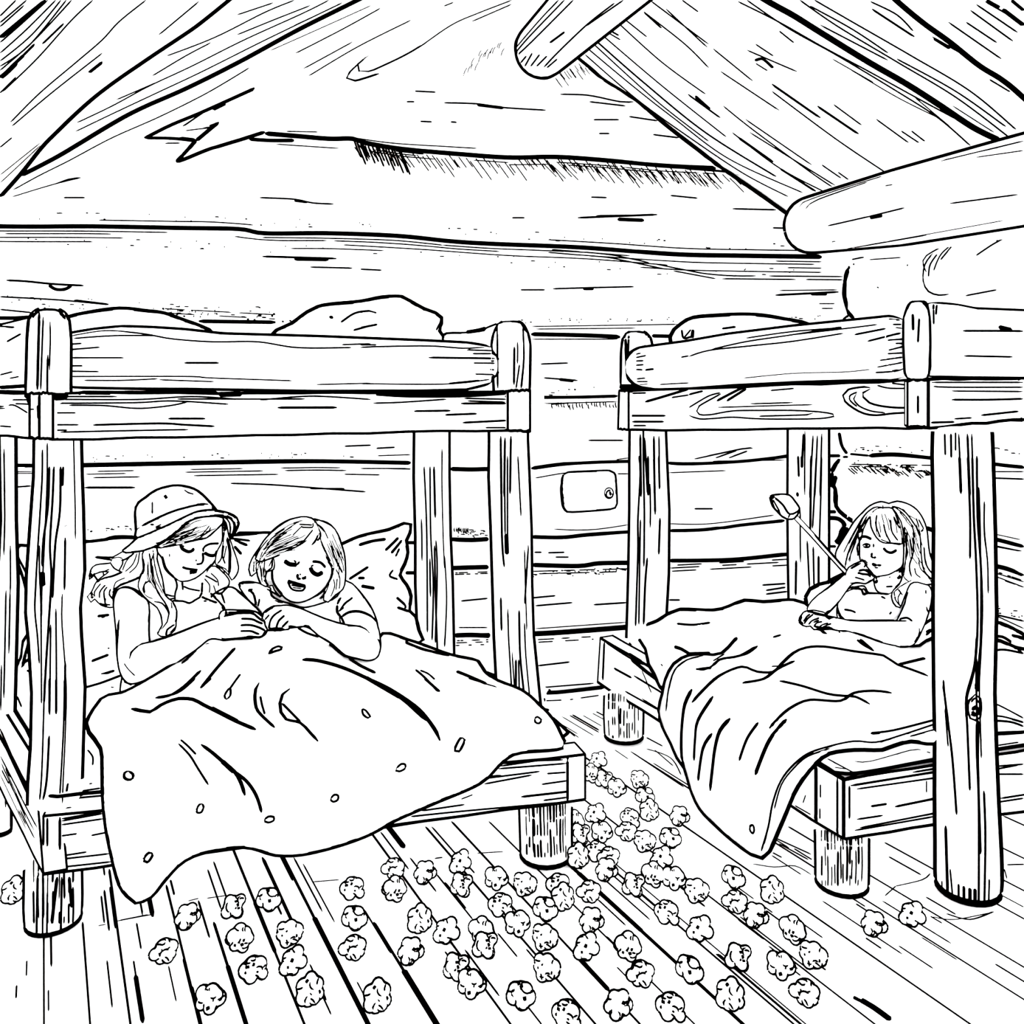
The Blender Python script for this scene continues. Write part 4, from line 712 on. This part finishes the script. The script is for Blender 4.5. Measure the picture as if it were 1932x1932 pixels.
bd = body(L2, C2); build('body', bd, g2, 5, strokes("""b5 820,995 795,1040 790,1105 825,1150 850,1205; 4 908,995 850,1040 812,1090; 5 820,1145 880,1108 960,1102 1040,1135 1082,1180; 5 280,915 285,980 350,1022 440,1048; 4 130,940 160,980 175,1050; 4 200,1005 190,1060; b4 240,1112 300,1072 380,1055 450,1060; b5 450,1060 550,1095 680,1150 760,1180 840,1200 880,1215 960,1217 1005,1240 1035,1267; 6 1090,1200 1110,1280 1116,1390 1080,1458 1000,1470 940,1455 850,1430 740,1335 650,1280 565,1205;
4 370,1090 310,1130 280,1180 270,1232; 4 390,1130 345,1175 325,1230; 4 420,1172 370,1222; 5 270,1234 330,1230 420,1234 440,1215; 6 420,1210 500,1215 560,1205; 4 490,1225 560,1265 650,1295; 3 275,1125 240,1165; 3 232,1180 240,1240 265,1245; 4 410,1180 390,1200;
5 298,700 298,800 300,860 330,920 400,1000 470,1030 540,1020 620,982 690,930; 8 390,715 430,743 485,748; 4 485,748 505,722; 3 460,712 480,730; 8 588,765 600,800 640,822 680,802; 3 590,760 610,750; 5 600,722 660,730 700,768; 5 490,815 490,850 515,855; 6 520,850 545,848 550,832; 3 505,822 515,818;
6 415,870 450,880 500,895 550,908; 4 550,910 530,940 480,942 440,925 415,872; 3 440,900 500,912 540,915; 2 450,920 520,928; 8 418,872 440,880"""))
M = Mesh(); form(M, B('45,890 170,885 280,925 290,980 350,1022 440,1048 540,1075 680,1040 790,990 850,868 900,892 970,965 1040,1060 1075,1140 1085,1180 1040,1130 960,1102 880,1105 820,1142 845,1200 840,1215 600,1160 440,1110 240,1150 180,1070 110,1000'), lambda x, y: 2.955, 40, 8, back=.5)
build('shirt', M, g2, 3, strokes("""b5 280,915 285,980 350,1022 440,1048 540,1078; b5 820,995 795,1040 790,1105 825,1150 850,1205; 4 908,995 850,1040 812,1090; 4 800,1100 840,1070; 5 820,1145 880,1108 960,1102 1040,1135 1082,1180; 5 850,868 900,892 960,955 1030,1055 1070,1130 1090,1200; 5 130,940 160,980 175,1050; 4 200,1005 190,1060; 4 45,885 100,890 170,885; 3 300,950 330,1000 380,1030; 6 120,942 145,940"""))
M = Mesh()
form(M, B('135,832 122,780 142,710 200,620 280,512 360,442 440,402 520,390 590,392 620,412 680,417 740,447 790,512 820,592 845,692 850,850 830,930 780,972 720,1030 690,1022 740,850 700,1000 560,1040 350,980 300,900 250,910 210,890 180,800'), 3.03, 40, 8)
form(M, B('200,722 170,700 200,620 280,515 440,404 590,394 660,500 640,560 570,630 470,662 380,664 300,690'), 2.905, 20, 7)
form(M, B('655,500 600,400 740,449 790,514 820,594 845,694 850,850 830,930 780,970 720,1028 690,1015 700,930 740,850 752,770 700,690 670,600'), 2.915, 16, 7)
form(M, B('200,722 300,690 305,780 250,800 240,870 275,912 210,890 182,810 178,740'), 2.925, 12, 6)
build('hair', M, g2, 3, thin(strokes("""b3 510,410 380,500 280,600 240,660; b3 400,460 300,540 230,640; 3 415,490 330,560 260,630 210,700; 3 525,450 450,525; 3 495,540 400,590 280,650 240,690; 3 530,560 440,610 330,650 250,690; 4 605,480 540,560 480,610; 3 560,560 500,600 400,640; 6 640,520 620,570 560,635; 6 300,688 380,662 470,662 540,640 600,590 650,510; 3 520,590 440,630 340,660; 3 455,430 530,410; 4 500,440 600,445; 4 520,462 600,462 605,430; 3 610,420 680,470 720,550; 4 640,440 700,500;
6 655,505 670,600 710,690 760,760; 5 745,600 770,690 830,810; 3 790,630 830,740 840,800; 6 665,560 700,640 740,720; 3 810,640 840,720; 5 760,770 750,840 690,950; 3 780,780 810,850 805,930; 4 730,890 700,960 640,1010; 8 700,920 660,960 600,990; 3 760,850 770,910 740,990; 3 790,850 780,940; 3 620,1000 560,1050; 5 690,985 600,1040 545,1062; 3 660,1000 610,1035;
4 270,550 200,640 175,720 190,830 215,890; 3 225,640 200,720 210,800 220,880; 4 160,720 155,800; 3 240,700 230,850; 5 298,705 290,770 260,790 245,850 262,900; 3 270,760 300,700; 5 250,790 240,840; 3 200,720 185,790; 3 215,740 240,690; 4 180,890 250,918; 3 230,860 255,900; 6 135,830 120,780 140,710""")) + locks('b', '220,705 380,662 560,630 650,515', '205,620 290,515 440,410 600,400', 16) + locks('b', '680,560 760,760 740,930', '750,450 830,620 835,860', 8) + locks('b', '190,720 215,880', '250,720 250,880', 4))
# -- reclining girl on the right
g3 = thing('person', 'winking girl with long hair reclining on the right bunk, chin on her hand', 'person', (1.25, 3.13, .4))
Rr = lambda s: pts('r', s)
L3 = [(Rr('850,450 848,540 850,680 880,725 930,780 960,797 1040,782 1120,735 1135,640 1132,500 1060,380 930,360'), 3.1, 40, 6),
      (Rr('960,760 950,870 1000,910 1110,900 1110,740'), 3.14, 18, 6),
      (Rr('760,890 880,860 900,905 1040,912 1110,850 1180,845 1230,832 1290,850 1318,890 1310,1000 1270,1120 1230,1300 1150,1500 760,1500 720,1200 700,1000'), 3.17, 34, 9),
      (Rr('1180,850 1230,832 1290,850 1320,890 1310,1000 1270,1120 1200,1245 1080,1250 1060,1150 1100,1080 1145,980 1165,900'), lin((1730, 1110, 3.12), (1715, 1205, 3.02)), 26, 6),
      (Rr('500,1030 600,1050 740,1080 830,1092 1120,1092 1210,1100 1240,1150 1200,1245 1080,1250 980,1228 900,1200 770,1157 700,1153 640,1140 540,1128 480,1100'), lin((1700, 1190, 3.0), (1530, 1165, 2.99)), 19, 6),
      (Rr('500,1025 540,950 640,870 720,800 760,765 830,720 858,700 925,770 945,800 930,822 870,838 800,842 760,890 700,972 620,1050 560,1048'), lin((1540, 1150, 3.03), (1635, 1075, 3.03)), 20, 6)]
fr = lambda L, Y: [(pts('r', a), Y, r) for a, r in L]
C3 = fr([('600,1065 540,1045 490,1045 462,1075 458,1095', [9, 7, 5, 4.3, 4]), ('610,1080 550,1068 505,1072 480,1095 478,1110', [9, 7, 5, 4.3, 4]), ('620,1095 580,1090 530,1095 505,1108 498,1115', [9, 7, 4.8, 4.2, 4]), ('660,1105 620,1105 580,1112 555,1125 548,1135', [8, 6, 4.5, 4.2, 4]), ('680,1115 640,1122 600,1130 580,1138', [8, 6, 4.6, 4])], 2.98)
C3 += fr([('800,760 850,755 900,775 930,800', [9, 6, 5, 4.3]), ('790,780 845,778 890,795 915,812', [9, 6, 5, 4.3]), ('790,800 840,798 880,812 900,822', [8, 6, 4.6, 4]), ('790,815 830,815 865,825 880,832', [7, 5.5, 4.4, 4]), ('820,740 860,715 880,705', [7, 5, 4.3])], 3.0)
bd = body(L3, C3, .005); build('body', bd, g3, 4, strokes("""r4 865,912 900,912 1040,913 1060,900; 5 705,960 702,1010 720,1060 745,1080; 4 880,850 905,900; 4 745,1015 790,1022 820,1035; r4 500,1030 515,975 540,950 640,870 720,800 760,765 830,720 855,700; 5 620,1050 700,970 760,890 805,842; 5 540,1040 620,1055 700,1075 740,1080; 4 500,1030 530,1032 600,1050; 5 740,1082 830,1092 990,1090 1135,1092; 4 1110,1080 1160,1070 1195,1095;
5 770,1155 850,1175 960,1215 1080,1250 1200,1252; 5 1310,1000 1270,1120 1235,1180 1195,1245; 5 1165,900 1145,985 1100,1080; 4 1180,850 1230,830 1290,850 1320,890; 3 1283,890 1283,910; 4 470,1040 455,1090 475,1110; 3 480,1110 500,1080 540,1045; 3 510,1115 530,1090 580,1070; 3 475,1095 500,1060 520,1045; 3 545,1130 560,1105 600,1095; 3 575,1138 600,1115 640,1105; 3 540,1100 580,1085; 3 600,1135 630,1118 660,1108; 5 545,1125 600,1138 640,1132 700,1152 770,1155;
5 860,680 930,775 950,795; 4 950,795 1040,780 1120,735; 3 850,530 850,680; 5 848,535 890,535 925,552; 3 865,592 890,581 915,590 905,603 885,604 870,598; 5 888,592 900,594; 3 938,580 938,605; 5 1003,608 1025,632 1055,640 1090,622; 4 930,640 925,665 940,675; 4 940,675 955,668; 7 928,712 960,725; 5 960,722 990,722; 3 945,738 970,740; 5 930,790 955,800 960,830 925,835; 4 840,760 880,755 930,790; 4 835,770 860,780 900,785 920,800; 3 815,802 860,815 880,822; 4 840,770 840,780; 8 925,825 935,830; 4 800,842 860,848 930,822; 3 1020,865 1065,862; 3 1043,800 1046,803; 5 1130,740 1105,770; 10 1102,795 1105,805; 3 1120,830 1080,870"""))
M = Mesh(); form(M, Rr('705,970 745,910 800,868 860,885 870,915 900,907 1040,913 1075,880 1120,900 1160,900 1145,985 1100,1080 990,1092 830,1092 745,1080 712,1030'), 3.13, 34, 7, back=.5)
build('top', M, g3, 3, strokes("r4 760,900 800,882 850,885 865,912 900,912 1040,913 1060,900; 5 705,960 702,1010 720,1060 745,1080; 4 880,850 905,900; 3 860,850 875,880; 4 745,1015 790,1022 820,1035; 5 990,930 1015,945; 3 1045,1045 1055,1030; 4 790,880 820,860 860,862; 6 868,912 890,918"))
M = Mesh()
form(M, Rr('990,305 920,330 860,385 810,440 760,520 710,600 690,650 700,700 730,740 755,765 830,715 850,700 900,500 1100,500 1130,740 1130,800 1110,850 1062,905 1070,970 1110,1000 1140,935 1185,850 1230,835 1290,850 1322,900 1322,1000 1362,960 1366,820 1348,760 1305,640 1285,480 1240,380 1180,328 1095,302 1040,318'), 3.16, 34, 7)
form(M, Rr('1000,345 940,345 870,410 840,510 850,560 870,480 915,400 925,470 960,540 1000,570 1060,575 1125,578 1130,500 1110,420 1060,350'), 3.022, 14, 5)
form(M, Rr('1060,345 1130,360 1190,430 1240,520 1250,650 1270,760 1330,830 1290,850 1230,832 1180,845 1140,930 1110,1000 1070,970 1062,905 1110,850 1130,800 1135,740 1140,600 1120,480'), 3.04, 16, 6)
build('hair', M, g3, 3, thin(strokes("""r4 900,390 850,480 790,590 760,680 750,740; 3 870,400 800,520 740,640; 5 910,400 860,470 835,530; 5 850,560 830,600 835,660; 3 820,560 790,640 780,700; 3 800,560 770,640; 3 920,480 915,400 960,350 1010,345; 5 915,470 930,510 950,530; 4 960,390 955,460 985,540; 4 1005,450 1020,510 1050,570; 4 1050,420 1060,500 1100,560; 4 1060,350 1100,420 1120,500 1125,575; 3 1080,390 1105,450; 4 985,550 1040,570 1125,578; 4 1010,480 1030,540; 5 1070,400 1110,480; 6 930,500 950,530;
4 1060,330 1130,380 1190,460 1210,540; 3 1110,370 1160,430; 4 1130,350 1200,440 1240,530; 4 1140,470 1155,600 1150,680; 4 1160,500 1158,600 1165,640; 4 1200,540 1200,640 1175,730 1190,800; 4 1235,670 1245,740 1290,790 1340,860; 3 1210,740 1220,780 1250,805; 5 1270,600 1280,700 1310,760 1350,800; 3 1220,410 1240,470; 5 1235,420 1265,480 1250,500; 4 1165,630 1150,700 1140,790; 3 1130,740 1140,800 1170,830; 4 1230,830 1180,850 1140,930; 3 1120,900 1100,940 1110,990; 4 1075,900 1085,950 1115,990; 3 1190,820 1120,860 1070,905; 4 1100,880 1130,920; 3 1325,880 1340,940; 3 1350,870 1345,960; 3 1270,640 1290,720; 3 1000,330 1000,350; 3 975,345 1020,345; 4 1140,540 1145,600""")) + locks('r', '930,400 950,520 1000,568', '1060,355 1100,450 1122,570', 6) + locks('r', '1150,500 1170,700 1300,830', '1100,335 1230,400 1290,620 1350,800', 9) + locks('r', '850,500 760,740', '960,325 860,400 720,640', 7))
# ------------------------------------------------------------------ toasting stick
TS = thing('toasting_stick', 'thin stick held up by the reclining girl with a white block on its tip', 'stick', tuple(PS(1590, 1078, 566)))
M = Mesh(); tube(M, [PS(*q, s) for q, s in zip(Rr('415,395 520,505 640,640 765,780'), (570, 568, 566, 564))], .0062, 0, 10, False); build('shaft', M, TS, 3.4, strokes("r2 430,390 560,530 750,740"))
M = Mesh(); form(M, Rr('257,272 270,263 320,257 380,262 415,300 446,345 444,368 415,408 380,416 340,400 305,365 275,330'), F / 572, 16, 5)
build('tip_block', M, TS, 4, strokes("r4 285,275 340,325 385,385 440,362 445,345; 3 275,290 320,370; 3 265,275 290,350 330,390; 6 262,275 290,275; 3 385,385 375,410"))
# ------------------------------------------------------------------ popcorn on the floor
def kernel(seed):
    rnd = random.Random(seed); M = Mesh(); c = P(966, 1640, F * (H - .033) / (1640 - 720)); sphere(M, c, .0235)
    n = rnd.choice([4, 5, 5, 6, 7]); ph = rnd.random() * 6
    for i in range(n):
        a = ph + i * 2 * math.pi / n + rnd.uniform(-.25, .25); r = rnd.uniform(.011, .0165); d = .0335 - r + rnd.uniform(-.002, .0035)
        v = Vector((math.cos(a) * d, rnd.uniform(-.014, .006), math.sin(a) * d * .96)); sphere(M, c + v, r)
    for i in range(3):
        a = rnd.random() * 6; sphere(M, c + Vector((math.cos(a) * .013, -.02, math.sin(a) * .012)), rnd.uniform(.009, .012))
    M = remesh(M, .003, 2); ink = []
    for _ in range(rnd.choice([2, 3, 4])):
        a = rnd.random() * 6.28; r = rnd.uniform(2, 15); x = 966 + r * math.cos(a); y = 1640 + r * math.sin(a)
        b = rnd.random() * 6.28; k = rnd.uniform(1.5, 5); ink.append((rnd.choice([3, 4, 5, 5.5]), [(x, y), (x + math.cos(b) * k, y + math.sin(b) * k)]))
    for _ in range(2):
        a = rnd.random() * 6.28; q = rnd.uniform(4, 9); r = rnd.uniform(7, 17); x = 966 + r * math.cos(a); y = 1640 + r * math.sin(a); b = rnd.random() * 6.28; sp = rnd.uniform(1.2, 2.6)
        ink.append((rnd.choice([2.4, 2.8]), [(x + q * math.cos(b + sp * t / 4), y + q * math.sin(b + sp * t / 4)) for t in range(5)]))
    for i in range(0, n, 2):
        a = -(ph + (i + .5) * 2 * math.pi / n); ink.append((2.6, [(966 + 21 * math.cos(a), 1640 + 21 * math.sin(a)), (966 + 15 * math.cos(a + .1), 1640 + 15 * math.sin(a + .1)), (966 + 12 * math.cos(a + .35), 1640 + 12 * math.sin(a + .35))]))
    o = build('popcorn_piece', M, None, 4.4, ink); return o
KP = """27,1680 354,1728 441,1709 507,1695 308,1793 452,1771 547,1758 477,1823 553,1813 397,1882 585,1868 664,1671 742,1637 802,1645 868,1626 744,1678 870,1668 937,1656 991,1666 669,1730 792,1734 944,1702 665,1786 775,1793 843,1756 908,1757 915,1782
977,1741 1029,1766 1029,1713 1062,1693 1052,1664 1110,1680 1116,1735 1106,1786 1184,1786 860,1823 890,1854 1032,1823 983,1876 712,1880 1069,1907 1207,1835 1167,1894 1129,1434 1114,1459 1139,1469 1164,1486 1207,1469 1217,1501 1225,1529 1189,1539 1181,1567
1282,1539 1124,1535 1083,1550 1094,1572 1136,1569 1217,1585 1265,1579 1091,1615 1126,1602 1147,1615 1144,1640 1248,1618 1232,1650 1195,1668 1272,1656 1315,1678 1384,1653 1457,1680 1258,1716 1386,1699 1426,1726 1321,1752 1495,1754 1393,1804 1474,1820
1535,1800 1301,1827 1378,1877 1265,1893 1518,1870 1649,1742 1721,1725"""
KV = [kernel(s) for s in range(10)]; used = set(); KP = pts('p', KP)
SPEC = {(27, 1680): 'lone popcorn piece at the far left, beside the left front leg of the left bunk', (354, 1728): 'popcorn piece just right of the blanket corner that hangs lowest on the left', (308, 1793): 'leftmost popcorn piece in front of the left bunk, below the hanging blanket corner',
 (397, 1882): 'popcorn piece nearest the bottom left of the floor', (585, 1868): 'popcorn piece near the bottom edge, second from the left', (712, 1880): 'popcorn piece alone at the bottom edge, left of centre', (983, 1876): 'popcorn piece at the bottom centre, upper left of the one nearest the edge', (1069, 1907): 'popcorn piece cut closest to the bottom edge, at the centre',
 (1649, 1742): 'popcorn piece between the right bunk short leg and the thick knotty post', (1721, 1725): 'popcorn piece close to the foot of the thick right post', (1518, 1870): 'popcorn piece nearest the bottom right corner of the scatter', (1535, 1800): 'rightmost popcorn piece of the scatter on the open floor',
 (1495, 1754): 'popcorn piece lower left of the right bunk short leg, between floor seams', (1457, 1680): 'popcorn piece directly left of the right bunk short leg', (1384, 1653): 'popcorn piece right below the hanging tip of the right quilt', (1282, 1539): 'popcorn piece closest to the hanging right quilt, under its left edge',
 (1129, 1434): 'farthest popcorn piece, just in front of the small back leg of the right bunk', (1207, 1469): 'popcorn piece lying alone right of the far cluster', (664, 1671): 'leftmost popcorn piece of those under the front board', (868, 1626): 'upper popcorn piece left of the front leg of the left bunk, near the front board',
 (507, 1695): 'popcorn piece under the wavy hem of the dotted blanket, right of a pair', (441, 1709): 'popcorn piece under the blanket hem, between two others', (1378, 1877): 'popcorn piece near the bottom edge, right of the wide dark floor seam', (1265, 1893): 'popcorn piece at the bottom edge, just left of the dark floor seam',
 (1167, 1894): 'popcorn piece at the bottom edge, just right of centre', (1301, 1827): 'popcorn piece sitting on the dark floor seam'}
def region(x, y):
    if x < 620: return 'popcorn piece in the loose group of floorboards at the front left', 'popcorn at the front left'
    if x < 900: return 'popcorn piece on the floor left of the short front leg of the left bunk', 'popcorn left of the bunk leg'
    if x < 1140 and y > 1650: return 'popcorn piece on the floor below the short front leg of the left bunk', 'popcorn below the bunk leg'
    if y < 1512: return 'small popcorn piece in the far cluster beside the end of the left bunk', 'popcorn in the far cluster'
    if y < 1650: return 'popcorn piece in the dense pile between the two bunks', 'popcorn between the bunks'
    return 'popcorn piece scattered on the front right floorboards', 'popcorn at the front right'
for i, (x, y) in enumerate(KP):
    v = (i * 7) % 10 if i >= 10 else i; sc = 1.0 if y > 1600 else .96 + .04 * (y - 1434) / 166
    r = .034 * sc; Y = F * (H - r) / (y - HY); w = P(x, y, Y)
    o = KV[v] if i < 10 else KV[v].copy()
    if i >= 10: COL.objects.link(o)
    o.location = (w.x, w.y, 0.001); o.scale = (sc,) * 3; o.rotation_euler = (0, 0, -math.atan2(w.x, w.y) + random.uniform(-.22, .22)); o['category'] = 'popcorn'
    k = (int(x), int(y)); lab, gr = region(x, y)
    if k in SPEC: o['label'] = SPEC[k]; o['group'] = 'popcorn scattered on the floor'
    else: o['label'] = lab; o['group'] = gr
# ------------------------------------------------------------------ light and picture
for o in bpy.data.objects:
    if '_o' in o: del o['_o']
w = bpy.data.worlds.new('daylight'); C.world = w; w.use_nodes = True
bg = w.node_tree.nodes['Background']; bg.inputs['Color'].default_value = (1, 1, 1, 1); bg.inputs['Strength'].default_value = 1.0
C.view_settings.view_transform = 'Standard'; C.view_settings.look = 'None'; C.view_settings.exposure = 2.7; C.view_settings.gamma = 1; C.view_settings.use_curve_mapping = False
C.cycles.max_bounces = 16; C.cycles.diffuse_bounces = 16
